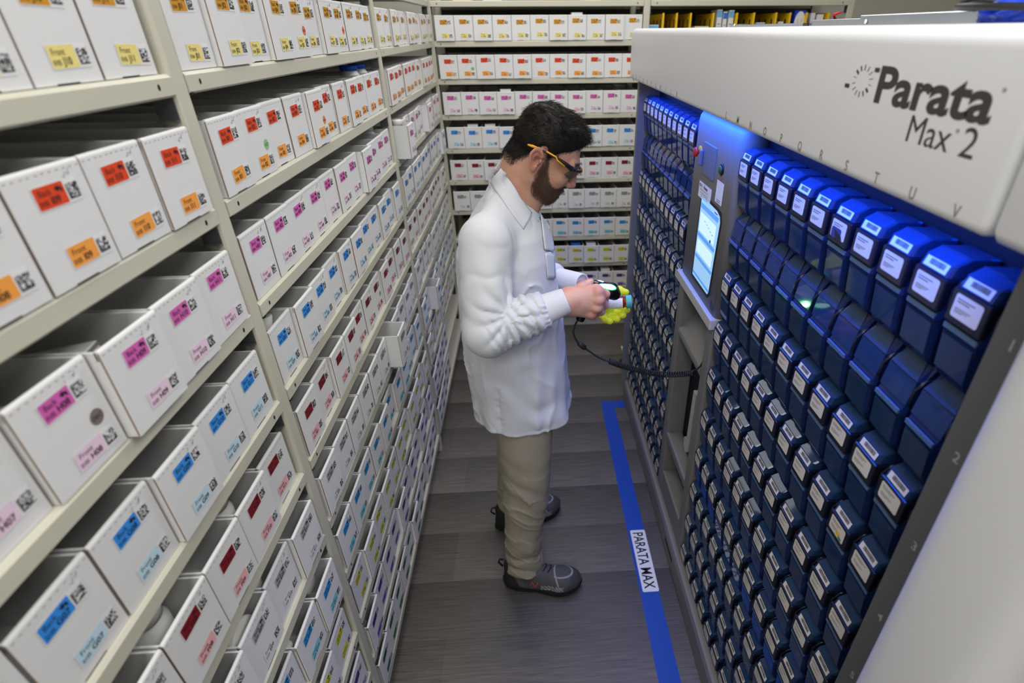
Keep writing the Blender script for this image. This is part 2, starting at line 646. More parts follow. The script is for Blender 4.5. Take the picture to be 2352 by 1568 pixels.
# how far single bins stand out of, or lean in, their row (metres, degrees)
PULL = {('0104', 'I', 7): (0.0, 0.012), ('0103', 'I', 1): (0.012, 0.0), ('0103', 'H', 1): (0.055, 0), ('0103', 'H', 7): (0.03, 0), ('0105', 'H', 10): (0.012, 0), ('0105', 'H', 9): (0.018, 0),
        ('0104', 'H', 8): (0.015, 0), ('0104', 'E', 7): (0.05, 0), ('0103', 'D', 3): (0.04, 0), ('0105', 'E', 10): (-0.004, 0), ('0105', 'D', 11): (0.01, 0), ('0103', 'G', 11): (0.02, 0)}
BIN_AT = {}
n_bins = 0


def add_bin(bay, row, num, x, y, rz, label, group, lod):
    global n_bins
    rnd = random.Random(hash_((bay, row, num)))
    pull, _ = PULL.get((bay, row, num), (rnd.uniform(-0.006, 0.009), 0))
    tilt = rnd.uniform(-0.0035, 0.0035)
    n = Vector((math.cos(rz), math.sin(rz), 0))
    z = SZ[row] + 0.0152
    t = thing('storage_bin', label, 'bin', (x + n.x * pull, y + n.y * pull, z), rz + tilt, group)
    BIN_AT[(bay, row, num)] = t
    if lod == 2:
        t.scale = (1, 0.972, 1)
    inst(bodies[rnd.randrange(3)], 'bin_body', t)
    jy, jz = rnd.uniform(-0.003, 0.003), rnd.uniform(-0.004, 0.003)
    b1 = inst(tag_mesh('Back', row, bay, num, rnd.random(), lod), 'back_tag', t, (0.0003, -BW / 2 + 0.0262 + jy, BH * 0.66 + jz))
    jy, jz = rnd.uniform(-0.003, 0.004), rnd.uniform(-0.003, 0.003)
    b2 = inst(tag_mesh('Front', row, bay, num, rnd.random(), lod), 'front_tag', t, (0.0003, -BW / 2 + 0.032 + jy, BH * 0.12 + jz))
    b1.rotation_euler = (rnd.gauss(0, 0.02), 0, 0)
    b2.rotation_euler = (rnd.gauss(0, 0.02), 0, 0)
    st = STICK.get((bay, row, num))
    if st:
        q = MB()
        c = mat('round_sticker_%d_%d' % (st[1][0], st[1][1]), st[1], 0.5)
        q.add([(0, 0.0095 * math.cos(a * math.pi / 10), 0.0095 * math.sin(a * math.pi / 10)) for a in range(20)], [tuple(range(20))], c)
        q.text(st[0], 0.0003, 0, -0.0025, 0.0072, ink, 0.0, 'c')
        o = q.build('month_sticker', t, (0.0004, 0.030, 0.050))
        o['label'] = 'round %s sticker' % st[0]
    n_bins += 1
    return t


def hash_(k):
    h = 17
    for ch in str(k):
        h = (h * 131 + ord(ch)) % 1000003
    return h


BAYS = [('0105', P1 - BAY, 'near bay', 0), ('0104', P1, 'middle bay', 0), ('0103', P1 + BAY, 'far bay', 1)]
STEP = (BAY - 0.057) / 11
for bay, y0, word, lod in BAYS:
    for row in ROWS[1:]:
        for i in range(1, 12):
            y = y0 + 0.0285 + (i - 0.5) * STEP
            z = SZ[row] + 0.0145
            c = [(LX, y + dy, z + dz) for dy in (-BW / 2, BW / 2) for dz in (0, BH)]
            if not in_view(c):
                continue
            if bay == '0103' and row in 'AB' and i > 5:
                continue
            add_bin(bay, row, i, LX - 0.004, y, 0,
                    'white cardboard bin coded %s%02d, %s tag, %s, %s row down' % (row, i, TAGS[row][2], word, ROW_WORD[row]),
                    'white bins in the %s' % word, lod)
STEPB = 1.163 / 11 * 0.9535
for row in ROWS[1:]:
    for i in range(1, 12):
        x = BX + 0.032 + (i - 0.5) * STEPB
        s = proj(x, BY, SZ[row] + 0.07)
        if row in 'FEDCBA' and 1085 < s[0] < 1225 + (15 if row in 'E' else 0):
            if not (row == 'F' and s[0] < 1140 or row == 'E' and s[0] < 1125):
                continue
        if row in 'CBA' and s[0] < 1240 or row == 'D' and 1060 < s[0] < 1240:
            continue
        if s[0] > 1500:
            continue
        add_bin('0102', row, i, x, BY - 0.003, R(-90),
                'white cardboard bin, %s from the corner in the %s-tag row of the back shelf' % (ORD[i], TAGS[row][2]),
                'white bins on the back shelf', 2)
print('bins', n_bins)

# ------------------------------------------------------------------ dispensing machine
# machine frame: local +X looks into the aisle (world -x), local +Y runs toward the viewer (world -y)
MX = 0.5
mc = thing('dispensing_machine', 'large white and grey pill dispensing machine with blue cassettes lettered A to V', 'machine', (MX, 0, 0), R(180))


def W(x, y, z):
    return (MX - x, -y, z)


def mbox(q, x0, x1, y0, y1, z0, z1, m):
    q.box((MX - x1, -y1, z0), (MX - x0, -y0, z1), m)


def mrbox(q, x0, x1, y0, y1, z0, z1, m, r=0.004, seg=3):
    q.rbox((MX - x1, -y1, z0), (MX - x0, -y0, z1), m, r, seg)


# canopy: long rounded header
def arc(cx, cz, r, a0, a1, n=6):
    return [(cx + r * math.cos(R(a0 + (a1 - a0) * k / n)), cz + r * math.sin(R(a0 + (a1 - a0) * k / n))) for k in range(n + 1)]


hx = MX - 0.44


def canopy(y0, y1, x_back, nm, inset=0.0):
    q = MB()
    prof = [(MX - x_back, 1.642)] + arc(hx - 0.012, 1.652, 0.012, -90, 0, 5) + arc(hx - 0.020, 1.803, 0.020, 0, 90, 7) + [(MX - x_back, 1.823)]
    bm = bmesh.new()
    n = len(prof)
    # ends pulled in slightly so that the corner reads as rounded
    secs = [(y0, 0.010), (y0 + 0.003, 0.004), (y0 + 0.010, 0.0), (y1 - 0.010, 0.0), (y1 - 0.003, 0.004), (y1, 0.010)]
    rings = []
    for yy, s in secs:
        ring = []
        for px, pz in prof:
            x = px - s if px > MX - x_back + 0.01 else px
            z = pz - (s if pz > 1.73 else -s * 0.6)
            ring.append(bm.verts.new((x, -yy, z)))
        rings.append(ring)
    for a in range(len(rings) - 1):
        for k in range(n - 1):
            bm.faces.new((rings[a][k], rings[a][k + 1], rings[a + 1][k + 1], rings[a + 1][k]))
        bm.faces.new((rings[a][n - 1], rings[a][0], rings[a + 1][0], rings[a + 1][n - 1]))
    bm.faces.new(rings[0][::-1])
    bm.faces.new(rings[-1])
    bmesh.ops.recalc_face_normals(bm, faces=bm.faces[:])
    q.bm(bm, mwhite, True)
    return q.build(nm, mc)


can = canopy(0.476, 2.50, 1.15, 'canopy')
q = MB()
for i, ch in enumerate('ABCDEFGHIJKLMNOPQRSTUVWXYZ'[:22]):
    k = 21 - i
    y = 0.5187 + k * 0.07284 + (0.370 if ch <= 'K' else 0)
    q.text(ch, hx + 0.0004, -y, 1.6485, 0.0200, mletter, 0.012, 'c', sx=0.85)
q.build('column_letters', can)
q = MB()
# maker's lettering
vs_, fs_, w_ = glyphs('Parata', 0.030, 5, 0)
q.text('Parata', hx + 0.0004, -0.7165, 1.7400, 0.0560, mink, 0.030, res=5, sx=0.198 / (w_ * 0.056))
vs_, fs_, w_ = glyphs('Max', 0.0, 4, 0)
q.text('Max', hx + 0.0004, -0.634, 1.7060, 0.0410, mink, 0.0, res=4, sx=0.074 / (w_ * 0.041))
q.text('2', hx + 0.0004, -0.5455, 1.7060, 0.0410, mink, 0.0, res=4, sx=1.15)
for yy, zz in ((-0.5140, 1.770), (-0.5540, 1.7285)):
    q.tube([(hx + 0.0006, yy + 0.0016 * math.cos(a * math.pi / 6), zz + 0.0016 * math.sin(a * math.pi / 6)) for a in range(13)], 0.0003, mink, 4)
# dashed ring emblem
cy, cz = -0.7495, 1.760
for k in range(14):
    a = R(90 - k * 360 / 14 + 12)
    wdt = (0.0034, 0.0026, 0.0020, 0.0015, 0.0011, 0.0008, 0.0006)[(13 - k) % 7]
    l0, l1 = 0.0125, 0.0190
    dy, dz = math.sin(a), math.cos(a)
    P = [(cy + dy * l0 * 1.25 - dz * wdt / 2, cz + dz * l0 + dy * wdt / 2), (cy + dy * l1 * 1.25 - dz * wdt / 2, cz + dz * l1 + dy * wdt / 2),
         (cy + dy * l1 * 1.25 + dz * wdt / 2, cz + dz * l1 - dy * wdt / 2), (cy + dy * l0 * 1.25 + dz * wdt / 2, cz + dz * l0 - dy * wdt / 2)]
    q.add([(hx + 0.0004, a_, b_) for a_, b_ in P], [(0, 1, 2, 3)], mink)
q.plate(cy - 0.040, cy - 0.028, cz - 0.0105, cz - 0.0055, hx + 0.0005, mink, 0.0012)
q.plate(cy + 0.022, cy + 0.033, cz + 0.012, cz + 0.017, hx + 0.0005, mink, 0.0012)
q.build('maker_logo', can)
canopy(0.10, 0.4725, 1.15, 'end_canopy')

# white rounded end cladding and dark grey frame with row numerals
q = MB()
prof = [(0.60, 0.405), (0.466, 0.405), (0.452, 0.400), (0.443, 0.388), (0.440, 0.370), (0.440, 0.300), (0.443, 0.282), (0.452, 0.268), (0.468, 0.262), (0.60, 0.262)]
q.prism([(MX - a, -b_) for a, b_ in prof], 'z', 0.02, 1.641, mwhite, True)
q.build('end_panel', mc)
q = MB()
mrbox(q, 0.464, 0.60, 0.4055, 0.4460, 0.03, 1.6405, mframe, 0.004)
fr = q.build('side_frame', mc)
q = MB()
for i in range(10):
    q.text('%d' % (i + 1), MX - 0.464 + 0.0004, -0.4215, 1.545 - 0.1462 * i, 0.019, mnum, 0.01, 'c')
q.build('row_numerals', fr)
q = MB()
mrbox(q, 0.474, 0.62, 2.4570, 2.487, 0.10, 1.6405, mgrey, 0.004)
q.build('far_frame', mc)

# cabinet interior, base rail, plinth
q = MB()
mbox(q, 0.566, 0.60, 0.4465, 2.4565, 0.14, 1.6415, inner_dark)
mbox(q, 0.60, 1.15, 0.262, 2.474, 0.0, 1.6415, mgrey)
q.build('cabinet_body', mc)
q = MB()
prof = [(0.500, 0.0), (0.489, 0.012), (0.487, 0.10), (0.492, 0.118), (0.512, 0.126), (0.516, 0.134), (0.560, 0.137), (0.599, 0.137), (0.599, 0.0)]
q.prism([(MX - a, b_) for a, b_ in prof][::-1], 'y', -2.470, -0.10, mgrey)
pl = q.build('plinth', mc)
q = MB()
q.prism([(MX - a, b_) for a, b_ in [(0.520, 0.1375), (0.517, 0.146), (0.522, 0.152), (0.532, 0.152), (0.536, 0.1375)]][::-1], 'y', -2.440, -0.448, mgrey)
q.build('lower_rail', mc)
q = MB()
mbox(q, 0.4862, 0.4873, 1.315, 1.425, 0.060, 0.072, hole_m)
q.build('vent_slot', pl)

# roof: galvanised covers, red ties, dark strap
q = MB(); mrbox(q, 0.70, 1.10, 1.510, 2.070, 1.8245, 1.8315, steel, 0.001, 1)
rp = q.build('roof_cover', mc)
q = MB(); mrbox(q, 0.70, 1.10, 1.190, 1.480, 1.8245, 1.8375, steel, 0.001, 1); q.build('roof_cover', mc)
q = MB(); mrbox(q, 0.66, 1.10, 0.80, 1.187, 1.8245, 1.8415, steel, 0.0012, 1); q.build('roof_cover', mc)
q = MB(); mbox(q, 0.695, 0.699, 1.482, 1.508, 1.8245, 1.8315, black_p); q.build('strap', mc)
red_p = mat('red_plastic', (196, 36, 34), 0.4)
for yy, xx, z0 in ((1.40, 0.72, 1.8375), (1.02, 0.74, 1.8415)):
    q = MB(); q.tube([W(xx, yy, z0), W(xx - 0.012, yy - 0.01, z0 + 0.009), W(xx - 0.004, yy - 0.030, z0 + 0.014)], [0.003, 0.0035, 0.002], red_p, 6)
    o = q.build('cable_tie', mc); o['label'] = 'red tie end'
q = MB()
for yy, xx in ((2.02, 0.699), (1.16, 0.659)):
    q.lathe([(0.004, 0), (0.004, 0.002), (0.002, 0.003)], white_p, 10, Matrix.Translation(Vector(W(xx, yy, 1.8305))) @ Matrix.Rotation(R(90), 4, 'Y'))
    q.build('screw', mc); q = MB()

# -------- central console
q = MB()
ys = [(1.284, 0.530), (1.286, 0.512), (1.294, 0.502), (1.308, 0.4985), (1.630, 0.4985), (1.646, 0.502), (1.653, 0.512), (1.655, 0.530), (1.655, 0.565), (1.284, 0.565)]
pts = [(MX - b_, -a) for a, b_ in ys]
bm = bmesh.new()
levels = [(1.122, 0.0), (1.590, 0.0), (1.606, 0.003), (1.616, 0.010), (1.621, 0.022)]
rings = []
for z, s in levels:
    rings.append([bm.verts.new((px - s if px > MX - 0.56 else px, py, z)) for px, py in pts])
for a in range(len(rings) - 1):
    for k in range(len(pts)):
        bm.faces.new((rings[a][k], rings[a][(k + 1) % len(pts)], rings[a + 1][(k + 1) % len(pts)], rings[a + 1][k]))
bm.faces.new(rings[-1]); bm.faces.new(rings[0][::-1])
bmesh.ops.recalc_face_normals(bm, faces=bm.faces[:])
q.bm(bm, mgrey, True)
con = q.build('console', mc)
CF = MX - 0.4985
# screen
scr_m = mat('screen_glow', (170, 208, 240), 0.25, emit=((150, 200, 240), 0.6))
scr2 = mat('screen_band', (92, 152, 214), 0.25, emit=((80, 145, 215), 0.75))
scr3 = mat('screen_ink', (20, 70, 170), 0.25, emit=((20, 60, 170), 0.4))
scr4 = mat('screen_pale', (205, 228, 244), 0.25, emit=((190, 222, 244), 0.8))
q = MB()
sp = [(-1.532, 1.150), (-1.366, 1.150), (-1.352, 1.164), (-1.336, 1.380), (-1.348, 1.404), (-1.378, 1.408), (-1.524, 1.412), (-1.532, 1.404)]
q.prism(sp, 'x', CF - 0.001, CF + 0.0012, black_p)
bez = q.build('screen_bezel', con)
q = MB()
sp = [(-1.522, 1.160), (-1.370, 1.160), (-1.360, 1.170), (-1.346, 1.378), (-1.354, 1.392), (-1.380, 1.400), (-1.522, 1.403)]
q.add([(CF + 0.0014, a, b_) for a, b_ in sp], [tuple(range(len(sp)))], scr_m)
X = CF + 0.0016
for z0, z1 in ((1.372, 1.386), (1.288, 1.300), (1.222, 1.233), (1.168, 1.176)):
    q.add([(X, -1.520, z0), (X, -1.362, z0), (X, -1.358, z1), (X, -1.520, z1)], [(0, 1, 2, 3)], scr2)
for z0, z1 in ((1.305, 1.36), (1.24, 1.28)):
    q.add([(X, -1.512, z0), (X, -1.372, z0), (X, -1.370, z1), (X, -1.512, z1)], [(0, 1, 2, 3)], scr4)
for k in range(5):
    q.add([(X + .0002, -1.47 + k * 0.018, 1.343 - k * 0.004), (X + .0002, -1.458 + k * 0.018, 1.343 - k * 0.004), (X + .0002, -1.458 + k * 0.018, 1.3455 - k * 0.004), (X + .0002, -1.47 + k * 0.018, 1.3455 - k * 0.004)], [(0, 1, 2, 3)], scr2)
q.plate(-1.408, -1.397, 1.302, 1.311, X + 0.0003, scr3)
q.plate(-1.398, -1.372, 1.390, 1.393, X + 0.0003, scr3)
q.build('touchscreen', bez)
# hatch, buttons, stickers
q = MB()
q.rbox((CF - 0.002, -1.556, 1.462), (CF + 0.004, -1.444, 1.548), mat('hatch_grey_blue', (104, 114, 132), 0.45), 0.002, 2)
hp = q.build('hatch', con)
q = MB()
q.rbox((CF + 0.0041, -1.557, 1.482), (CF + 0.015, -1.546, 1.525), mat('hatch_grey_blue', (104, 114, 132)), 0.003, 2)
q.build('latch_handle', hp)
MB_rot = Matrix.Rotation(R(90), 4, 'Y')
q = MB()
q.lathe([(0.017, 0), (0.017, 0.0015), (0.011, 0.002)], mat('yellow_ring', (232, 190, 40), 0.5), 20, Matrix.Translation((CF, -1.590, 1.512)) @ MB_rot)
es = q.build('emergency_stop', con); es['label'] = 'red mushroom button on a yellow ring'
q = MB()
q.lathe([(0.006, 0.0), (0.006, 0.006), (0.0125, 0.007), (0.0135, 0.012), (0.011, 0.016), (0.004, 0.0175)], red_p, 20, Matrix.Translation((CF + 0.002, -1.590, 1.512)) @ MB_rot)
q.build('red_button', es)
q = MB()
q.lathe([(0.0145, 0), (0.0145, 0.003), (0.0105, 0.0045), (0.0105, 0.001)], black_p, 20, Matrix.Translation((CF, -1.390, 1.505)) @ MB_rot)
gb = q.build('start_button', con); gb['label'] = 'green round button in a black ring'
q = MB()
q.lathe([(0.0102, 0), (0.0102, 0.0060), (0.007, 0.0075)], mat('button_green', (34, 96, 66), 0.35), 20, Matrix.Translation((CF + 0.0005, -1.390, 1.505)) @ MB_rot)
q.build('green_button', gb)
q = MB()
q.plate(-1.560, -1.447, 1.394, 1.438, CF + 0.0014, paper, 0.001, 0.001)
q.text('BD', CF + 0.0018, -1.541, 1.4255, 0.0105, mink, 0.0)
q.text('Parata', CF + 0.0018, -1.515, 1.4255, 0.0115, ink, 0.03, sx=1.2)
q.tube([(CF + 0.0018, -1.549 + 0.004 * math.cos(a * 0.5236), 1.4288 + 0.004 * math.sin(a * 0.5236)) for a in range(13)], 0.0007, ink, 4)
q.text('TECHNICAL ASSISTANCE', CF + 0.0018, -1.549, 1.4165, 0.0062, mletter, 0.0, sx=1.12)
for k in range(3):
    q.plate(-1.54 + 0.005 * k, -1.47 + 0.002 * k, 1.4095 - 0.0055 * k, 1.4108 - 0.0055 * k, CF + 0.0018, mletter)
q.build('maker_sticker', con)
q = MB()
q.plate(-1.413, -1.357, 1.418, 1.476, CF + 0.0008, paper, 0.001)
for k in range(2):
    q.plate(-1.402 + 0.003 * k, -1.370, 1.4265 - 0.005 * k, 1.4280 - 0.005 * k, CF + 0.0011, mink)
q.build('blank_sticker', con)
q = MB()
for k in range(3):
    yy = -1.334 + 0.010 * k
    q.plate(yy, yy + 0.0028, 1.130 - 0.001 * k, 1.160 - 0.003 * k, CF + 0.0004, hole_m, 0.001)
q.build('speaker_slots', con)
# ledge under the console
q = MB()
mrbox(q, 0.486, 0.560, 1.284, 1.657, 1.088, 1.1215, mat('ledge_off_white', (198, 197, 192), 0.45), 0.004)
q.build('ledge', mc)
# side posts and bays below
q = MB(); mrbox(q, 0.4985, 0.566, 1.284, 1.338, 0.152, 1.0875, mgrey, 0.006); q.build('console_post', mc)
q = MB(); mrbox(q, 0.4985, 0.566, 1.603, 1.655, 0.152, 1.0875, mgrey, 0.006); q.build('console_post', mc)
q = MB()
prof = [(0.4990, 0.90), (0.4965, 0.912), (0.4990, 0.924), (0.515, 0.935), (0.5655, 0.985), (0.5655, 0.90)]
q.prism([(MX - a, b_) for a, b_ in prof][::-1], 'y', -1.602, -1.339, mgrey)
q.build('scanner_tray', mc)
q = MB()
zz = [(0.0, 0.045), (0.03, 0.0), (0.055, 0.03), (0.085, 0.0), (0.115, 0.04)]
P = [(-1.50 + a, 1.000 + b_ - 0.3 * a) for a, b_ in zz]
P2 = [(a, b_ + 0.012) for a, b_ in P[::-1]]
bmv = [(MX - 0.540, a, b_) for a, b_ in P + P2]
n = len(P)
q.add([(MX - 0.545, a, b_) for a, b_ in P + P2] + [(MX - 0.5655, a, b_) for a, b_ in P + P2],
      [(i, i + 1, 2 * n - 2 - i, 2 * n - 1 - i) for i in range(n - 1)] + [(i, (i + 1) % (2 * n), 2 * n + (i + 1) % (2 * n), 2 * n + i) for i in range(2 * n)], mgrey)
q.build('zigzag_rest', mc)
q = MB(); mrbox(q, 0.4990, 0.560, 1.339, 1.602, 0.425, 0.462, mgrey, 0.006); q.build('cross_bar', mc)
q = MB(); mrbox(q, 0.5005, 0.560, 1.339, 1.602, 0.152, 0.262, mgrey, 0.006); q.build('apron', mc)
q = MB()
pr = [(-1.47, 0.75), (-1.44, 0.75), (-1.44, 0.50), (-1.47, 0.47), (-1.50, 0.49), (-1.50, 0.52), (-1.475, 0.53)]
q.prism(pr, 'x', MX - 0.560, MX - 0.535, mat('ledge_off_white', (198, 197, 192)))
q.build('flap', mc)

# -------- blue medicine cassettes
cas = mat('cassette_blue', (22, 43, 96), 0.10, trans=0.20, ior=1.3, noise=(30, 0.35))
cas2 = mat('cassette_clear_blue', (50, 84, 138), 0.05, trans=0.55, ior=1.35)
bez_m = mat('cassette_bezel', (20, 24, 40), 0.22)
emb = mat('embossed_strip', (84, 116, 156), 0.4, bump=(900, 0.8))
drug = mat('drug_label', (222, 216, 208), 0.5)


def cass_parts(kind):
    short = kind == 'short'
    if short:
        kind = 'small'
    out = {}
    w = 0.0325
    q = MB()
    if kind == 'small':
        body = [(0.0, 0.018), (0.046, 0.018), (0.0555, -0.026), (0.058, -0.0345), (0.0560, -0.040), (0.0505, -0.090), (0.044, -0.101), (0.0, -0.101)]
    else:
        body = [(0.0, 0.044), (0.030, 0.044), (0.047, 0.020), (0.052, -0.020), (0.057, -0.0345), (0.055, -0.040), (0.0495, -0.090), (0.043, -0.101), (0.0, -0.101)]
    if short:
        body = [(0.0, 0.018), (0.046, 0.018), (0.0555, -0.0255), (0.0, -0.0255)]
    bm = bmesh.new()
    rings = []
    for yy, sc in ((-w, 0.86), (-w + 0.004, 1.0), (w - 0.004, 1.0), (w, 0.86)):
        rings.append([bm.verts.new((px * sc if px > 0 else 0, yy * (1 - 0.12 * max(0, -(pz + 0.03)) / 0.07), pz)) for px, pz in body])
    n = len(body)
    for a in range(3):
        for k in range(n):
            bm.faces.new((rings[a][k], rings[a][(k + 1) % n], rings[a + 1][(k + 1) % n], rings[a + 1][k]))
    bm.faces.new(rings[0]); bm.faces.new(rings[-1][::-1])
    bmesh.ops.recalc_face_normals(bm, faces=bm.faces[:])
    q.bm(bm, cas)
    out['cassette_body'] = q
    q = MB()
    if kind == 'small':
        cap = [(0.0, 0.0420), (0.038, 0.0440), (0.0545, 0.0350), (0.0590, 0.0195), (0.0, 0.0195)]
        bm = bmesh.new(); rings = []
        for yy, sc in ((-0.027, 0.93), (-0.0245, 1.0), (0.0245, 1.0), (0.027, 0.93)):
            rings.append([bm.verts.new((px * sc, yy, 0.0195 + (pz - 0.0195) * (1 if sc == 1 else 0.94))) for px, pz in cap])
        for a in range(3):
            for k in range(5):
                bm.faces.new((rings[a][k], rings[a][(k + 1) % 5], rings[a + 1][(k + 1) % 5], rings[a + 1][k]))
        bm.faces.new(rings[0]); bm.faces.new(rings[-1][::-1])
        bmesh.ops.recalc_face_normals(bm, faces=bm.faces[:])
        q.bm(bm, cas2)
        q.tube([(0.0385, -0.0245, 0.0442), (0.0385, 0.0245, 0.0442)], 0.0006, cas2, 5)
        out['cap'] = q
        q = MB()
        q.rbox((0.040, -0.0295, -0.0245), (0.0615, 0.0295, 0.0185), bez_m, 0.0025, 2)
        out['label_frame'] = q
        q = MB()
        # barcode tag on the cap's front slope
        a, b_ = Vector((0.0550, 0, 0.0335)), Vector((0.0586, 0, 0.0215))
        d = (b_ - a).normalized(); nrm = Vector((-d.z, 0, d.x)).normalized()
        if nrm.x < 0:
            nrm = -nrm
        a, b_ = a + nrm * 0.0006, b_ + nrm * 0.0006
        q.add([(a.x, -0.0205, a.z), (b_.x, -0.0205, b_.z), (b_.x, 0.0205, b_.z), (a.x, 0.0205, a.z)], [(0, 1, 2, 3)], drug)
        rnd = random.Random(3)
        y = -0.012
        while y < 0.014:
            bw = rnd.choice((0.0005, 0.0008, 0.0012))
            p0, p1 = a + d * 0.0015 + nrm * 0.0003, a + d * 0.0085 + nrm * 0.0003
            q.add([(p0.x, y, p0.z), (p1.x, y, p1.z), (p1.x, y + bw, p1.z), (p0.x, y + bw, p0.z)], [(0, 1, 2, 3)], ink)
            y += bw + rnd.choice((0.0006, 0.0009))
        out['barcode_tag'] = q
        q = MB()
        q.plate(-0.0215, 0.0215, -0.0150, 0.0140, 0.0618, drug, 0.0035)
        for (a0, a1, zz, t) in ((-0.017, 0.010, 0.0075, 0.0012), (-0.017, 0.002, 0.0042, 0.0012), (-0.017, 0.008, -0.0035, 0.0008), (-0.017, 0.004, -0.0058, 0.0008), (-0.017, -0.004, -0.0081, 0.0008)):
            y = a0
            rnd = random.Random(int(zz * 1e5))
            while y < a1:
                l = rnd.uniform(0.0016, 0.004)
                q.plate(y, min(y + l, a1), zz, zz + t, 0.0620, ink)
                y += l + 0.0007
        out['drug_label'] = q
    else:
        q = MB()
        # faceted dome plate with a cross seam
        q.add([(0.0315, -0.0285, 0.040), (0.0485, -0.0300, 0.0195), (0.0535, -0.0300, -0.019), (0.0535, 0.0300, -0.019), (0.0485, 0.0300, 0.0195), (0.0315, 0.0150, 0.044), (0.0315, -0.020, 0.044)],
              [(0, 1, 4, 5, 6), (1, 2, 3, 4)], cas2)
        q.tube([(0.0485, -0.030, 0.0195), (0.0485, 0.030, 0.0195)], 0.0007, bez_m, 5)
        out['dome_plate'] = q
    q = MB()
    q.box((0.0562, -0.0275, -0.0338), (0.0590, 0.0275, -0.0272), emb)
    out['embossed_strip'] = q
    q = MB()
    # side catch with a hooked tip
    q.tube([(0.020, 0.0338, 0.026), (0.040, 0.0338, 0.022), (0.051, 0.0338, 0.008), (0.052, 0.0340, -0.010), (0.046, 0.0340, -0.022)], [0.0025, 0.0028, 0.0026, 0.0022, 0.0016], bez_m, 6)
    out['catch'] = q
    # seam ribs on the lower chute
    q = MB()
    q.prism([(0.052, -0.042), (0.0575, -0.042), (0.0525, -0.088), (0.048, -0.088)], 'y', -0.0255, 0.0255, cas2)
    out['chute'] = q
    if short:
        out.pop('chute'); out.pop('embossed_strip')
    return {k: v.mesh(k) for k, v in out.items()}


CP = {k: cass_parts(k) for k in ('small', 'plain', 'short')}
OFF = 0.07284
n_cas = 0
YEL = min((((lambda p: (p[0] - 1922) ** 2 + (p[1] - 1222) ** 2 if p else 1e9)(proj(0.498, 0.5205 + (21 - c_) * OFF, 1.537 - 0.15 * (r_ - 1))), 'ABCDEFGHIJKLMNOPQRSTUV'[c_], r_) for c_ in range(11, 22) for r_ in range(3, 10)))[1:]
for ci in range(22):
    ch = 'ABCDEFGHIJKLMNOPQRSTUV'[ci]
    y = 0.5205 + (21 - ci) * OFF + (0.3725 if ch <= 'K' else 0)
    for r in range(1, 11):
        z = 1.537 - 0.1500 * (r - 1)
        if not in_view([(0.495, y + a, z + b_) for a in (-0.03, 0.03) for b_ in (-0.04, 0.04)], 10):
            continue
        kind = 'plain' if r == 2 else 'short' if r == 10 else 'small'
        if kind == 'plain':
            lab = 'plain unlabelled dark blue cassette in column %s, %s row down' % (ch, ORD[r])
        else:
            lab = 'dark blue pill cassette with white label in column %s, %s row down' % (ch, ORD[r])
        t = thing('pill_cassette', lab, 'cassette', (0.560, y, z), R(180), 'blue cassettes in the machine')
        for k, me in CP[kind].items():
            inst(me, k, t)
        if ch == 'R' and r == 1:
            q = MB()
            q.plate(-0.019, 0.010, -0.0155, 0.002, 0.0622, mat('torn_blue', (52, 62, 110), 0.4), 0.004)
            q.add([(0.0623, -0.010, -0.002), (0.0623, 0.012, -0.008), (0.0623, 0.016, -0.0155), (0.0623, -0.004, -0.0155)], [(0, 1, 2, 3)], bez_m)
            o = q.build('torn_patch', t)
            o['label'] = 'dark torn patch across the label'
        if ch == YEL[0] and r == YEL[1]:
            q = MB()
            q.plate(0.0, 0.011, -0.010, -0.002, 0.0624, mat('yellow_ring', (232, 190, 40)), 0.003)
            q.plate(0.008, 0.017, -0.013, -0.008, 0.0626, mat('sticker_green', (40, 140, 90), 0.5), 0.001)
            o = q.build('yellow_sticker', t)
            o['label'] = 'small yellow and green sticker'
        n_cas += 1
print('cassettes', n_cas)

# ------------------------------------------------------------------ things in the bins
def bottle(name, label, loc, r, h, body_m, cap_m, cap_h=0.018, rot=(0, 0, 0), group=None, text_lines=0, cat='bottle'):
    t = thing(name, label, cat, loc, 0, group)
    t.rotation_euler = rot
    q = MB()
    q.lathe([(r * 0.85, 0), (r, 0.002), (r, h - cap_h - 0.012), (r * 0.8, h - cap_h - 0.002), (r * 0.72, h - cap_h)], body_m, 24)
    q.build('bottle_body', t)
    q = MB()
    q.lathe([(r * 0.86, h - cap_h), (r * 0.88, h - 0.002), (r * 0.84, h), (0.002, h)], cap_m, 24)
    q.build('bottle_cap', t)
    if text_lines:
        q = MB()
        for k in range(text_lines):
            for j in range(6):
                a0 = -1.0 + j * 0.3
                z0 = h * 0.25 + k * 0.006
                q.add([((r + 0.0004) * math.cos(a0 + da), (r + 0.0004) * math.sin(a0 + da), z0 + dz) for da, dz in ((0, 0), (0.2, 0), (0.2, 0.0012), (0, 0.0012))], [(0, 1, 2, 3)], ink)
        q.build('printed_lines', t)
    return t


def in_bin(key, dx, dy, dz):
    b_ = BIN_AT[key]
    c, s = math.cos(b_.rotation_euler.z), math.sin(b_.rotation_euler.z)
    return (b_.location.x + c * dx - s * dy, b_.location.y + s * dx + c * dy, b_.location.z + dz)


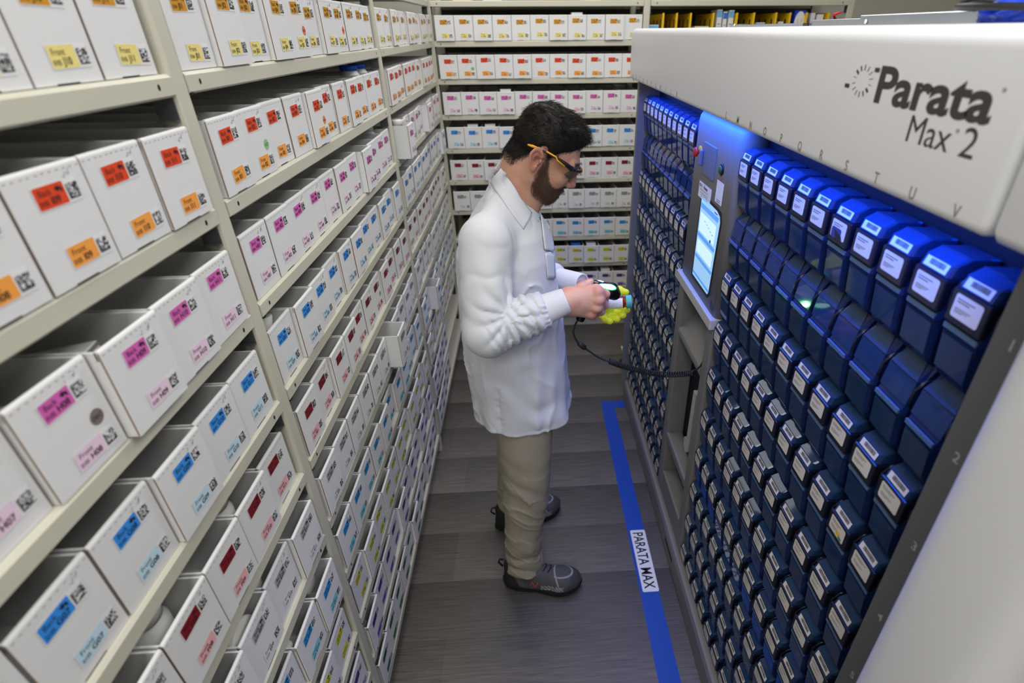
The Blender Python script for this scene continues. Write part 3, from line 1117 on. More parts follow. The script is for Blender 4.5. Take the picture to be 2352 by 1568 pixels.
def carton(label, loc, size, m_, rz=0.0, stripe=None, group=None, name='carton', tilt=0.0):
    t = thing(name, label, 'carton', loc, rz, group)
    t.rotation_euler = (0, tilt, rz)
    q = MB()
    q.rbox((-size[0], -size[1] / 2, 0), (0, size[1] / 2, size[2]), m_, 0.001, 1)
    q.build('carton_body', t)
    if stripe:
        q = MB()
        q.box((0.0, -size[1] / 2 * 0.98, size[2] * 0.74), (0.0005, size[1] / 2 * 0.98, size[2] * 0.96), stripe)
        for k in range(3):
            q.box((0.0, -size[1] * 0.3, size[2] * (0.5 - 0.12 * k)), (0.0005, size[1] * 0.25, size[2] * (0.53 - 0.12 * k)), mletter)
        q.build('printed_band', t)
    return t


pill_w = mat('white_box_card', (232, 232, 230), 0.5)
K_ = BIN_AT


def near(key):
    return key in K_


if near(('0104', 'G', 1)):
    t = thing('gauze_roll', 'rolled white gauze sticking up in bin G01, middle bay', 'roll', in_bin(('0104', 'G', 1), -0.050, 0.010, 0.080))
    t.rotation_euler = (R(-6), R(10), 0)
    q = MB(); q.lathe([(0.022, 0), (0.023, 0.002), (0.023, 0.042), (0.021, 0.044)], white_p, 26)
    sp = [(0.0035 + 0.0028 * a / 6.28) for a in np.arange(0, 40, 0.4)]
    q.build('roll_body', t)
    q = MB(); q.tube([(min(r_, 0.021) * math.cos(a), min(r_, 0.021) * math.sin(a), 0.0445) for r_, a in zip(sp, np.arange(0, 40, 0.4))], 0.0005, mat('roll_line', (150, 150, 146), 0.7), 3); q.build('spiral_edge', t)
for key, lab, dx, dy, dz, ang in ((('0105', 'E', 9), 'large white bottle with an inked cross lying in bin E09, near bay', -0.020, 0.0, 0.052, 0), (('0104', 'H', 11), 'white round-topped bottle standing in bin H11, middle bay', 0, 0, 0, 1)):
    if not near(key):
        continue
    if ang == 0:
        t = bottle('large_bottle', lab, in_bin(key, -0.200, 0.0, 0.060), 0.044, 0.170, bottle_w, white_p, 0.02, (0, R(90), 0))
        q = MB()
        for a, b_ in (((0.034, -0.02, 0.11), (0.030, 0.025, 0.13)), ((0.036, 0.004, 0.095), (0.036, 0.002, 0.145))):
            P_ = []
            for k in range(7):
                v = Vector(a).lerp(Vector(b_), k / 6)
                # onto the upper side of the lying cylinder (local -x is up)
                r_ = 0.0446
                P_.append((-math.sqrt(max(0, r_ ** 2 - v.y ** 2)), v.y, v.z))
            q.tube(P_, 0.0008, ink, 4)
        q.build('inked_cross', t)
    else:
        bottle('round_bottle', lab, in_bin(key, -0.06, 0.0, 0.003), 0.026, 0.132, bottle_w, white_p, 0.016)
for key, lab in ((('0105', 'D', 11), 'long white bottle lying along bin D11, near bay'), (('0104', 'D', 3), 'white bottle lying in bin D03, middle bay')):
    if near(key):
        bottle('lying_bottle', lab, in_bin(key, -0.190, 0.01, 0.070), 0.026, 0.150, bottle_w, white_p, 0.02, (0, R(84), 0))
for key, lab, dy in ((('0105', 'E', 10), 'white bottle with printed lines standing in bin E10, near bay', 0.0), (('0105', 'F', 10), 'white bottle standing in bin F10, near bay', 0.0), (('0105', 'F', 8), 'pale bottle standing in bin F08, near bay', 0.01)):
    if near(key):
        bottle('standing_bottle', lab, in_bin(key, -0.075, dy, 0.003), 0.030, 0.098, bottle_w, white_p, 0.016, (0, 0, R(30)), text_lines=5)
for key, lab in ((('0104', 'I', 10), 'blue-lidded white jar in bin I10, darker of the two blue lids'), (('0104', 'I', 11), 'blue-lidded white jar rising beside the shelf post in bin I11')):
    if near(key):
        bottle('lidded_jar', lab, in_bin(key, -0.055, 0.0, 0.003), 0.030, 0.137, bottle_w, blue_cap, 0.013)
for key, lab, h in ((('0105', 'H', 9), 'white carton lying on top in bin H09, near bay', 0.100), (('0105', 'H', 8), 'small white carton tipped in bin H08, near bay', 0.085)):
    if near(key):
        carton(lab, in_bin(key, -0.055, 0.0, h - 0.030), (0.09, 0.052, 0.022), pill_w, R(12), mletter, tilt=R(-6))
for key, lab in ((('0103', 'H', 1), 'white-capped bottle in bin H01, far bay'), (('0103', 'C', 1), 'white plastic bottle in bin C01, far bay'), (('0104', 'B', 8), 'white bottle in bin B08, middle bay'), (('0104', 'C', 1), 'crumpled-top white bottle in bin C01, middle bay')):
    if near(key):
        bottle('capped_bottle', lab, in_bin(key, -0.05, 0.0, 0.003), 0.024, 0.128, bottle_w, white_p, 0.02)
brown = mat('amber_vial', (96, 44, 20), 0.3)
k_ = 0
for key in list(BIN_AT):
    if key[0] in ('0104', '0105') and key[1] in 'ABCD' and hash_(key) % 3 == 0 and key[2] != 3 and key != ('0105', 'D', 11):
        bottle('brown_vial', 'brown vial standing in bin %s%02d, %s bay' % (key[1], key[2], 'middle' if key[0] == '0104' else 'near'), in_bin(key, -0.05, -0.015, 0.003), 0.018, 0.062, brown, white_p, 0.012, group='brown vials in the low bins')
# packs standing proud of the back bins
sky = mat('pack_blue', (40, 120, 220), 0.5)
for (row, num, c_, lab) in (('J', 8, pill_w, 'white carton poking out above the back amber-tag row'), ('G', 2, pill_w, 'white carton jutting from the back blue-tag row'), ('G', 3, pill_w, 'slanted white carton in the back blue-tag row'),
                            ('H', 4, pill_w, 'white leaflet carton in the back pink-tag row'), ('C', 8, sky, 'blue carton in the back yellow-tag row'), ('C', 9, pill_w, 'grey-white carton in the back yellow-tag row'),
                            ('B', 10, pill_w, 'cream carton behind the back purple-tag row')):
    key = ('0102', row, num)
    if near(key):
        carton(lab, in_bin(key, -0.02, 0.0, 0.004), (0.05, 0.06, 0.124), c_, R(-90) + 0.05)

# ------------------------------------------------------------------ right back bay: yellow dividers and packs
yl = mat('divider_yellow', (240, 196, 24), 0.4)
zs = SZ['J'] + 0.0146
def px_to_x(px, py, y):
    r = Fv + R2 * ((px - 1296.7) / 1229.9) - U2 * ((py - 783.3) / 1229.9)
    return r.x * y / r.y
DIVPX = (1483, 1524, 1555, 1587, 1639, 1693, 1732, 1783, 1815, 1853, 1903)
for i, px in enumerate(DIVPX):
    x = px_to_x(px, 45, BY) + (0.012 if i == 0 else 0)
    q = MB()
    q.rbox((x - 0.0015, BY + 0.012, zs), (x + 0.0015, BY + 0.36, zs + 0.122), yl, 0.0008, 1)
    q.rbox((x - 0.005, BY + 0.006, zs), (x + 0.005, BY + 0.012, zs + 0.124), yl, 0.001, 1)
    for k in range(3):
        q.box((x - 0.0019, BY + 0.05 + 0.09 * k, zs + 0.055), (x + 0.0019, BY + 0.07 + 0.09 * k, zs + 0.095), hole_m)
    tag(q.build('tray_divider'), 'yellow plastic divider, %s from the corner post on the shelf behind the machine' % ORD[i + 1], 'divider', 'yellow dividers behind the machine')
blue_l = mat('pack_light_blue', (110, 180, 226), 0.5)
cream_p = mat('pack_cream', (232, 220, 190), 0.5)
navy = mat('pack_navy', (24, 60, 190), 0.5)
PK = [(1502, 0.052, 0.070, pill_w, blue_l, 'cream pack with pale blue band in the first yellow slot'), (1612, 0.080, 0.062, cream_p, None, 'tan carton leaning in a yellow slot'),
      (1650, 0.028, 0.140, pill_w, blue_l, 'tall white pack with blue band, first of three'), (1663, 0.020, 0.130, pill_w, sky, 'narrow white pack between two tall ones'), (1677, 0.028, 0.137, pill_w, blue_l, 'tall white pack with blue band, last of three'),
      (1704, 0.050, 0.070, pill_w, None, 'plain low white pack in a yellow slot'), (1746, 0.050, 0.078, pill_w, blue_l, 'low white pack with blue top stripe'), (1792, 0.028, 0.082, pill_w, None, 'narrow white pack in a yellow slot'),
      (1834, 0.064, 0.135, navy, None, 'white rounded pack with navy corners'), (1863, 0.024, 0.122, pill_w, None, 'slim white pack beside the navy-cornered pack'), (1880, 0.036, 0.116, pill_w, None, 'wide white pack at the end of the yellow slots')]
for px, w, h, c_, s_, lab in PK:
    x = px_to_x(px, 50, BY + 0.04)
    t = carton(lab, (x, BY + 0.03, zs), (0.12, w, h), c_, R(-90), s_)
    if c_ == navy:
        q = MB()
        pts_ = [(-w * 0.47, 0.0), (w * 0.47, 0.0), (w * 0.47, h * 0.55)] + [(w * 0.47 * math.cos(a), h * 0.55 + h * 0.42 * math.sin(a)) for a in [k * math.pi / 10 for k in range(1, 10)]] + [(-w * 0.47, h * 0.55)]
        q.add([(0.0008, a, b_) for a, b_ in pts_], [tuple(range(len(pts_)))], paper)
        for k in (-1, 1):
            q.box((0.0009, k * 0.010 - 0.001, h * 0.2), (0.0012, k * 0.010 + 0.001, h * 0.7), mletter)
        q.build('white_panel', t)
zk = SZ['K'] + 0.0146
cols = [(1522, pill_w, 'white carton at the corner of the top shelf behind the machine'), (1583, mat('pack_purple', (120, 84, 190), 0.5), 'purple carton on the top shelf'), (1625, pill_w, 'white carton beside the purple one on the top shelf'),
        (1690, cream_p, 'cream carton on the top shelf'), (1766, mat('pack_orange', (220, 96, 60), 0.5), 'orange-red carton on the top shelf'), (1820, blue_l, 'pale blue carton on the top shelf'), (1870, pill_w, 'white carton last on the top shelf'),
        (1060, cream_p, 'cream carton on the top back shelf by the corner'), (1130, pill_w, 'white carton on the top back shelf'), (1260, mat('pack_brick', (170, 70, 44), 0.5), 'brick-red carton on the top back shelf'), (1360, cream_p, 'long cream carton on the top back shelf')]
for px, c_, lab in cols:
    carton(lab, (px_to_x(px, 3, BY), BY + 0.01, zk), (0.14, 0.095, 0.07), c_, R(-90))

# ------------------------------------------------------------------ cable coil on the machine roof
q = MB()
rnd = random.Random(9)
pth = []
cx_, cy_ = 0.622, 0.730
for k in range(150):
    a = k * 2 * math.pi / 36
    rr_ = 0.074 - 0.004 * math.sin(k * 0.37) - 0.002 * (k / 36)
    pth.append((cx_ + rr_ * math.cos(a) * 1.0, cy_ + rr_ * math.sin(a) * 1.1, 1.8280 + 0.0085 * (k / 36) + 0.006 * (1 + math.sin(a * 0.5 + k * 0.05))))
q.tube(pth, 0.0042, black_r, 8)
tag(q.build('cable_coil'), 'coiled black cable lying on the white machine roof', 'cable')
bm = bmesh.new()
bmesh.ops.create_icosphere(bm, subdivisions=4, radius=1.0)
for v in bm.verts:
    n = v.co.normalized()
    f = 1 + 0.16 * math.sin(n.x * 9 + n.y * 5) * math.cos(n.y * 8 + n.z * 3) + 0.07 * math.sin(n.x * 23 - n.z * 19)
    v.co = Vector((n.x * 0.052 * f, n.y * 0.058 * f, max(0, n.z + 0.35) * 0.022 * f))
q = MB(); q.bm(bm, mat('blue_film', (28, 66, 200), 0.25), True)
tag(q.build('blue_bag', None, (cx_, cy_, 1.8245)), 'crumpled blue plastic bag inside the cable coil', 'bag')
# small dark castor and cleat by the machine's far foot
def px_pt(px, py, y):
    r = Fv + R2 * ((px - 1296.7) / 1229.9) - U2 * ((py - 783.3) / 1229.9)
    return Vector((r.x * y / r.y, y, EYE + r.z * y / r.y))


cw = px_pt(1428, 822, 2.545)
t = thing('edge_bracket', 'black knob and pale bracket on the far edge of the machine', 'bracket')
q = MB(); q.lathe([(0.012, 0), (0.016, 0.003), (0.016, 0.030), (0.012, 0.034)], black_r, 18, Matrix.Translation(cw + Vector((0.0, -0.008, -0.012))) @ Matrix.Rotation(R(90), 4, 'X'))
q.build('knob', t)
q = MB(); a_ = px_pt(1428, 795, 2.545); b__ = px_pt(1434, 815, 2.545)
q.tube([a_, b__, cw + Vector((0.02, -0.01, 0))], 0.005, pill_w, 6); q.build('bracket_arm', t)

# ------------------------------------------------------------------ implicit-surface modelling helpers for the figure
def V3(*a):
    return np.array(a, float)


def smin(a, b, k):
    h = np.clip(0.5 + 0.5 * (b - a) / k, 0, 1)
    return b * (1 - h) + a * h - k * h * (1 - h)


def smax(a, b, k):
    return -smin(-a, -b, k)


def cone(P, a, b, ra, rb):
    a = np.asarray(a, float); b = np.asarray(b, float)
    ab = b - a
    t = np.clip(((P - a) @ ab) / (ab @ ab), 0, 1)
    return np.linalg.norm(P - (a + t[..., None] * ab), axis=-1) - (ra + (rb - ra) * t)


def ell(P, c, r, M=None):
    q = P - np.asarray(c, float)
    if M is not None:
        q = q @ M
    r = np.asarray(r, float)
    k0 = np.linalg.norm(q / r, axis=-1)
    k1 = np.linalg.norm(q / (r * r), axis=-1) + 1e-9
    return k0 * (k0 - 1.0) / k1


def roty(a):
    c, s = math.cos(R(a)), math.sin(R(a))
    return np.array([[c, 0, -s], [0, 1, 0], [s, 0, c]])      # columns: local axes, positive a pitches x downward


def rotz_(a):
    c, s = math.cos(R(a)), math.sin(R(a))
    return np.array([[c, -s, 0], [s, c, 0], [0, 0, 1]])


def surface(fn, lo, hi, h, colfn=None):
    lo = np.asarray(lo, float); hi = np.asarray(hi, float)
    n = np.ceil((hi - lo) / h).astype(int) + 1
    ax = [lo[i] + h * np.arange(n[i]) for i in range(3)]
    vals = np.empty(n)
    step = max(1, 400000 // (n[1] * n[2]))
    for i in range(0, n[0], step):
        X, Y, Z = np.meshgrid(ax[0][i:i + step], ax[1], ax[2], indexing='ij')
        vals[i:i + step] = fn(np.stack([X, Y, Z], -1).reshape(-1, 3)).reshape(X.shape)
    s = vals < 0
    c = [s[a:n[0] - 1 + a, b_:n[1] - 1 + b_, d:n[2] - 1 + d] for a in (0, 1) for b_ in (0, 1) for d in (0, 1)]
    cnt = sum(x.astype(np.int8) for x in c)
    act = (cnt > 0) & (cnt < 8)
    idx = -np.ones(act.shape, int)
    cells = np.argwhere(act)
    idx[act] = np.arange(len(cells))
    acc = np.zeros((len(cells), 3)); num = np.zeros(len(cells))
    corners = [(a, b_, d) for a in (0, 1) for b_ in (0, 1) for d in (0, 1)]
    for i1 in range(8):
        for i2 in range(i1 + 1, 8):
            p, q = np.array(corners[i1]), np.array(corners[i2])
            if np.abs(p - q).sum() != 1:
                continue
            v1 = vals[tuple((cells + p).T)]; v2 = vals[tuple((cells + q).T)]
            mk = (v1 < 0) != (v2 < 0)
            t = np.where(mk, v1 / np.where(mk, v1 - v2, 1), 0)
            acc += np.where(mk[:, None], p + t[:, None] * (q - p), 0)
            num += mk
    verts = lo + h * (cells + acc / num[:, None])
    faces = []
    for d in range(3):
        e1, e2 = [(1, 2), (2, 0), (0, 1)][d]
        sl0 = [slice(None)] * 3; sl1 = [slice(None)] * 3
        sl0[d] = slice(0, -1); sl1[d] = slice(1, None)
        A, B = s[tuple(sl0)], s[tuple(sl1)]
        E = np.argwhere(A != B)
        flip = A[tuple(E.T)]
        ok = np.ones(len(E), bool)
        for e in (e1, e2):
            ok &= (E[:, e] > 0) & (E[:, e] < n[e] - 1)
        E, flip = E[ok], flip[ok]
        o1 = np.zeros(3, int); o1[e1] = 1
        o2 = np.zeros(3, int); o2[e2] = 1
        q = np.stack([idx[tuple((E - o1 - o2).T)], idx[tuple((E - o2).T)], idx[tuple(E.T)], idx[tuple((E - o1).T)]], 1)
        q[~flip] = q[~flip][:, ::-1]
        faces.append(q)
    return verts, np.concatenate(faces)


def sdf_object(name, fn, lo, hi, h, material, parent=None, color=None, extra=None):
    v, f = surface(fn, lo, hi, h)
    vs = [v]; fs = [f]; off = len(v)
    for (v2, f2) in (extra or []):
        vs.append(v2); fs.append(f2 + off); off += len(v2)
    v = np.concatenate(vs); f = np.concatenate(fs)
    me = bpy.data.meshes.new(name)
    me.from_pydata(v.tolist(), [], f.tolist())
    me.polygons.foreach_set('use_smooth', [True] * len(f))
    if color is not None:
        c = color(v)
        at = me.color_attributes.new('Col', 'FLOAT_COLOR', 'POINT')
        at.data.foreach_set('color', np.concatenate([c, np.ones((len(c), 1))], 1).astype(np.float32).ravel())
    me.materials.append(material)
    me.update()
    o = bpy.data.objects.new(name, me)
    C.objects.link(o)
    if parent:
        o.parent = parent
    return o


def col_mat(name, rough, bump=None, sss=0.0, spec=0.5):
    m = mat(name, (200, 200, 200), rough, bump=bump, spec=spec)
    nt = m.node_tree
    a = nt.nodes.new('ShaderNodeVertexColor'); a.layer_name = 'Col'
    nt.links.new(a.outputs['Color'], nt.nodes['Principled BSDF'].inputs['Base Color'])
    if sss:
        nt.nodes['Principled BSDF'].inputs['Subsurface Weight'].default_value = sss
        nt.nodes['Principled BSDF'].inputs['Subsurface Radius'].default_value = (0.008, 0.003, 0.0015)
        nt.nodes['Principled BSDF'].inputs['Subsurface Scale'].default_value = 0.6
    return m


_perm = np.random.RandomState(5).randint(0, 256, 4096)


def noise3(P, s):
    """Smooth value noise in [-1, 1]."""
    q = P * s
    i = np.floor(q).astype(int); f = q - i; f = f * f * (3 - 2 * f)
    out = 0
    for a in (0, 1):
        for b_ in (0, 1):
            for d in (0, 1):
                hsh = _perm[(_perm[(_perm[(i[:, 0] + a) & 255] + i[:, 1] + b_) & 255] + i[:, 2] + d) & 255]
                w = (f[:, 0] if a else 1 - f[:, 0]) * (f[:, 1] if b_ else 1 - f[:, 1]) * (f[:, 2] if d else 1 - f[:, 2])
                out = out + w * (hsh / 127.5 - 1)
    return out


def lc(rgb):
    return np.array(lin(rgb)[:3])


def at_y(px, py, y):
    """World point on the plane y seen at a pixel of the photograph (used only to place joints)."""
    r = Fv + R2 * ((px - 1296.7) / 1229.9) - U2 * ((py - 783.3) / 1229.9)
    k = y / r.y
    return np.array([r.x * k, y, EYE + r.z * k])


# ------------------------------------------------------------------ head
HO = V3(0.024, 1.42, 1.545)          # between the ears
HM = roty(-33)                       # face turned down toward the hands


def H2W(p):
    return HO + np.asarray(p, float) @ HM.T


def W2H(P):
    return (P - HO) @ HM


def skull(a):
    d = ell(a, (0.004, 0, 0.042), (0.086, 0.073, 0.074))
    return smin(d, ell(a, (0.045, 0, -0.004), (0.055, 0.059, 0.076)), 0.025)


def head_local(q):
    """q: (forward, side, up) from the ear axis."""
    a = np.stack([q[:, 0], np.abs(q[:, 1]), q[:, 2]], 1)
    d = skull(a)
    d = smin(d, cone(a, (0.010, 0.044, -0.040), (0.066, 0.022, -0.076), 0.014, 0.014), 0.020)
    d = smin(d, cone(a, (0.004, 0.050, -0.012), (0.010, 0.046, -0.044), 0.019, 0.016), 0.02)
    d = smin(d, ell(a, (0.077, 0, -0.076), (0.016, 0.024, 0.0130)), 0.014)
    d = smin(d, ell(a, (0.064, 0, -0.053), (0.036, 0.035, 0.030)), 0.02)
    d = smin(d, ell(a, (0.070, 0.036, -0.012), (0.021, 0.021, 0.020)), 0.018)      # cheeks
    d = smin(d, cone(a, (0.093, 0.010, 0.035), (0.080, 0.045, 0.031), 0.0095, 0.009), 0.012)   # brow
    d = smax(d, -ell(a, (0.106, 0.031, 0.012), (0.016, 0.017, 0.013)), 0.010)      # sockets
    d = smin(d, ell(a, (0.0845, 0.031, 0.011), (0.0125, 0.0135, 0.0125)), 0.003)   # eye
    d = smin(d, cone(a, (0.098, 0, 0.026), (0.1145, 0, -0.014), 0.0075, 0.0085), 0.010)        # nose
    d = smin(d, ell(a, (0.1150, 0, -0.0175), (0.0105, 0.0105, 0.0095)), 0.005)
    d = smin(d, ell(a, (0.1055, 0.012, -0.0215), (0.010, 0.0065, 0.0072)), 0.005)
    d = smax(d, -ell(a, (0.110, 0.0065, -0.0290), (0.005, 0.0032, 0.004)), 0.002)
    d = smin(d, ell(a, (0.0975, 0, -0.0450), (0.0095, 0.021, 0.0056)), 0.005)      # lips
    d = smin(d, ell(a, (0.0930, 0, -0.0565), (0.0090, 0.018, 0.0060)), 0.005)
    d = smax(d, -cone(a, (0.1085, 0, -0.0508), (0.096, 0.020, -0.0515), 0.0014, 0.001), 0.003)
    return d


def ear_local(q, s=1):
    a = np.stack([q[:, 0], q[:, 1] * s, q[:, 2]], 1)       # side>0
    M = rotz_(0)
    t = a - V3(-0.009, 0.0770, 0.002)
    ca, sa = math.cos(R(14)), math.sin(R(14))
    f = t[:, 0] * ca + t[:, 2] * sa
    u = -t[:, 0] * sa + t[:, 2] * ca
    o = t[:, 1] + 0.25 * f       # stands off toward the back
    wdt = np.interp(u, [-0.032, -0.015, 0.01, 0.032], [0.009, 0.0125, 0.018, 0.015])
    rr_ = np.sqrt((f / wdt) ** 2 + (u / 0.0270) ** 2)
    d = (rr_ - 1) * 0.0125
    body = smax(d, np.abs(o) - 0.0042, 0.004)
    rim = np.sqrt(((rr_ - 0.86) * 0.013) ** 2 + (o - 0.005) ** 2) - 0.0030
    rim = np.where((f > 0.008) & (u < 0.004) & (u > -0.02), 0.02, rim)
    anti = np.sqrt(((rr_ - 0.48) * 0.013) ** 2 + (o - 0.0035) ** 2) - 0.0022
    anti = np.where((f > 0.002), 0.02, anti)
    trag = ell(np.stack([f, o, u], 1), (0.013, 0.004, -0.004), (0.004, 0.004, 0.0055))
    bowl = ell(np.stack([f, o, u], 1), (0.0035, 0.0065, -0.004), (0.0095, 0.010, 0.0125))
    scaph = np.sqrt(((rr_ - 0.66) * 0.013) ** 2 + (o - 0.0055) ** 2) - 0.0028
    scaph = np.where((u > -0.012) & (f < 0.012), scaph, 0.02)
    body = smax(body, -scaph, 0.0015)
    body = smax(body, -bowl, 0.0015)
    e = smin(smin(body, rim, 0.002), trag, 0.002)
    return smin(e, ell(np.stack([f, o, u], 1), (0.0, 0.003, -0.026), (0.0085, 0.0045, 0.007)), 0.004)


NB, NF = V3(-0.070, 1.42, 1.435), V3(0.010, 1.42, 1.520)


def neck(P):
    d = cone(P, (-0.055, 1.42, 1.40), (-0.012, 1.42, 1.535), 0.058, 0.053)
    return smin(d, cone(P, (-0.035, 1.42, 1.40), (0.018, 1.42, 1.48), 0.052, 0.040), 0.03)


def head_fn(P):
    q = W2H(P)
    d = smin(head_local(q), neck(P), 0.022)
    d = smin(d, ear_local(q, -1), 0.004)
    d = smin(d, ear_local(q, 1), 0.004)
    return d + noise3(P, 260) * 0.0002


def hairline(q):
    """Positive inside the hair area of the scalp, in metres above the hairline."""
    f, s, u = q[:, 0], np.abs(q[:, 1]), q[:, 2]
    line = np.interp(f, [-0.10, -0.075, -0.05, -0.030, -0.012, 0.006, 0.012, 0.022, 0.030, 0.045, 0.060, 0.075, 0.090],
                     [-0.020, -0.042, -0.048, -0.018, 0.030, 0.034, 0.012, 0.014, 0.030, 0.045, 0.054, 0.066, 0.080])
    return u - line + noise3(q, 200) * 0.002


def beardness(q):
    f, s, u = q[:, 0], np.abs(q[:, 1]), q[:, 2]
    top = np.interp(f, [0.010, 0.0125, 0.022, 0.036, 0.050, 0.067, 0.080, 0.093, 0.11], [-0.03, 0.03, 0.018, -0.010, -0.027, -0.041, -0.037, -0.0310, -0.028])
    back = np.interp(u, [-0.10, -0.0865, -0.06, -0.01, 0.02], [0.045, 0.034, 0.0165, 0.0095, 0.012])
    d1 = top - u
    d2 = f - back
    b = np.minimum(np.minimum(d1, d2), u + 0.084 + (f - 0.03) * 0.20) + noise3(q, 240) * 0.0030 + noise3(q, 90) * 0.002
    lips = np.minimum(0.0185 - s, 0.0085 - np.abs(u + 0.0510)) * (f > 0.088)
    b = np.where(lips > 0, -0.01, b)
    return b


SKIN = lc((194, 148, 124)); SKIN_R = lc((182, 122, 104)); BEARD = lc((66, 50, 41)); HAIRC = lc((26, 22, 20)); LIP = lc((170, 104, 96))


def smooth01(x):
    x = np.clip(x, 0, 1)
    return x * x * (3 - 2 * x)


def head_col(P):
    q = W2H(P)
    n = len(P)
    c = np.repeat(SKIN[None], n, 0)
    redn = smooth01((noise3(P, 45) + 0.2) * 0.8)[:, None] * 0.45
    nose = np.exp(-(((q - V3(0.114, 0, -0.016)) ** 2).sum(1)) / 0.016 ** 2)[:, None]
    ears = (np.abs(q[:, 1]) > 0.073)[:, None] * 0.7
    c = c * (1 - np.clip(redn + nose + ears, 0, 1)) + SKIN_R * np.clip(redn + nose + ears, 0, 1)
    lip = np.minimum(0.019 - np.abs(q[:, 1]), 0.0085 - np.abs(q[:, 2] + 0.0510))
    w = smooth01(lip / 0.002)[:, None] * (q[:, 0] > 0.088)[:, None]
    c = c * (1 - w) + LIP * w
    w = smooth01(beardness(q) / 0.012 + 0.35)[:, None] * 0.93
    c = c * (1 - w) + BEARD * w
    hl = hairline(q)
    w = smooth01(hl / 0.020 + 0.15)[:, None] * (np.abs(q[:, 1]) < 0.0765)[:, None] * 1.0
    c = c * (1 - w) + HAIRC * w
    brow = np.minimum(0.0055 - np.abs(q[:, 2] - 0.037 + 0.10 * np.maximum(0, np.abs(q[:, 1]) - 0.03)), np.minimum(np.abs(q[:, 1]) - 0.010, 0.052 - np.abs(q[:, 1])))
    w = smooth01(brow / 0.003)[:, None] * (q[:, 0] > 0.06)[:, None]
    c = c * (1 - w) + BEARD * w
    return c


RE = V3(-0.118, 1.165, 1.170)
LE = V3(-0.060, 1.630, 1.150)
RLEG = [V3(-0.055, 1.335, 0.86), V3(-0.048, 1.325, 0.46), V3(-0.075, 1.322, 0.10)]
LLEG = [V3(-0.055, 1.505, 0.86), V3(-0.075, 1.560, 0.46), V3(-0.110, 1.605, 0.10)]

# ------------------------------------------------------------------ bare hand holding the scanner
WR = at_y(1300, 692, 1.200)
RK = [at_y(1374, 670, 1.203), at_y(1376, 688, 1.196), at_y(1371, 706, 1.197), at_y(1358, 720, 1.204)]


def chain(P, pts, rad, k=0.006, d=None):
    for i in range(len(pts) - 1):
        c = cone(P, pts[i], pts[i + 1], rad[i], rad[i + 1])
        d = c if d is None else smin(d, c, k)
    return d


R_FING = [
    [RK[0], at_y(1392, 675, 1.213), at_y(1390, 690, 1.238), at_y(1378, 694, 1.252)],
    [RK[1], at_y(1389, 700, 1.222), at_y(1381, 706, 1.250), at_y(1366, 700, 1.256)],
    [RK[2], at_y(1381, 716, 1.224), at_y(1371, 718, 1.250), at_y(1357, 712, 1.254)],
    [RK[3], at_y(1366, 729, 1.228), at_y(1357, 728, 1.250), at_y(1346, 722, 1.252)]]
R_RAD = [(0.0125, 0.0100, 0.0088, 0.0078), (0.0125, 0.0102, 0.0090, 0.0080), (0.0120, 0.0098, 0.0086, 0.0076), (0.0112, 0.0088, 0.0078, 0.0068)]
R_THUMB = [at_y(1316, 676, 1.222), at_y(1334, 662, 1.240), at_y(1349, 653, 1.254), at_y(1357, 647, 1.262)]


def rhand(P):
    d = cone(P, WR + (RE - WR) * 0.30, WR, 0.025, 0.0262)
    for i, kn in enumerate(RK):
        b = WR + (kn - RK[1]) * 0.42 + V3(0.006, 0.004, 0)
        d = smin(d, cone(P, b, kn + V3(-0.004, 0.010, 0), 0.0215, 0.0165), 0.014)
    d = smin(d, cone(P, WR + V3(0.012, 0.012, 0.004), at_y(1345, 690, 1.222), 0.026, 0.024), 0.015)
    for kn in RK:
        d = smin(d, cone(P, kn, kn + V3(0.001, 0, 0), 0.0128, 0.0125), 0.008)
    for pts, rad in zip(R_FING, R_RAD):
        d = smin(d, chain(P, pts, rad, 0.004), 0.0065)
    d = smin(d, chain(P, R_THUMB, (0.016, 0.0125, 0.0108, 0.0088), 0.006), 0.009)
    # tendons and skin folds
    for kn in RK[:3]:
        b = WR + (kn - RK[1]) * 0.42
        t = np.linalg.norm(np.cross(P - b, kn - b), axis=1) / np.linalg.norm(kn - b)
        d = d - 0.0010 * np.exp(-(t / 0.004) ** 2) * (P[:, 1] < 1.20)
    return d + noise3(P, 420) * 0.00022


def rhand_col(P):
    c = np.repeat(lc((222, 176, 158))[None], len(P), 0)
    red = smooth01(0.5 + 0.8 * noise3(P, 55))[:, None] * 0.5
    for kn in RK:
        red = red + (np.exp(-((P - kn) ** 2).sum(1) / 0.015 ** 2) * 0.8)[:, None]
    tips = sum(np.exp(-((P - p[-1]) ** 2).sum(1) / 0.012 ** 2) for p in R_FING + [R_THUMB])[:, None]
    red = np.clip(red + tips * 0.6, 0, 1)
    return c * (1 - red) + lc((206, 138, 126)) * red


# left forearm, wrist and hand (the hand wears the yellow glove)
LW = at_y(1352, 668, 1.435)
LPALM = at_y(1392, 702, 1.375)
L_TIPS = [at_y(1439, 712, 1.352), at_y(1430, 723, 1.333), at_y(1417, 732, 1.318), at_y(1401, 737, 1.308)]
L_KN = [at_y(1404, 700, 1.395), at_y(1398, 710, 1.375), at_y(1389, 716, 1.358), at_y(1380, 720, 1.345)]
L_MID = [at_y(1425, 712, 1.373), at_y(1416, 722, 1.352), at_y(1404, 730, 1.336), at_y(1391, 733, 1.324)]
L_THUMB = [at_y(1380, 676, 1.425), at_y(1402, 668, 1.420), at_y(1422, 667, 1.408), at_y(1438, 671, 1.396)]


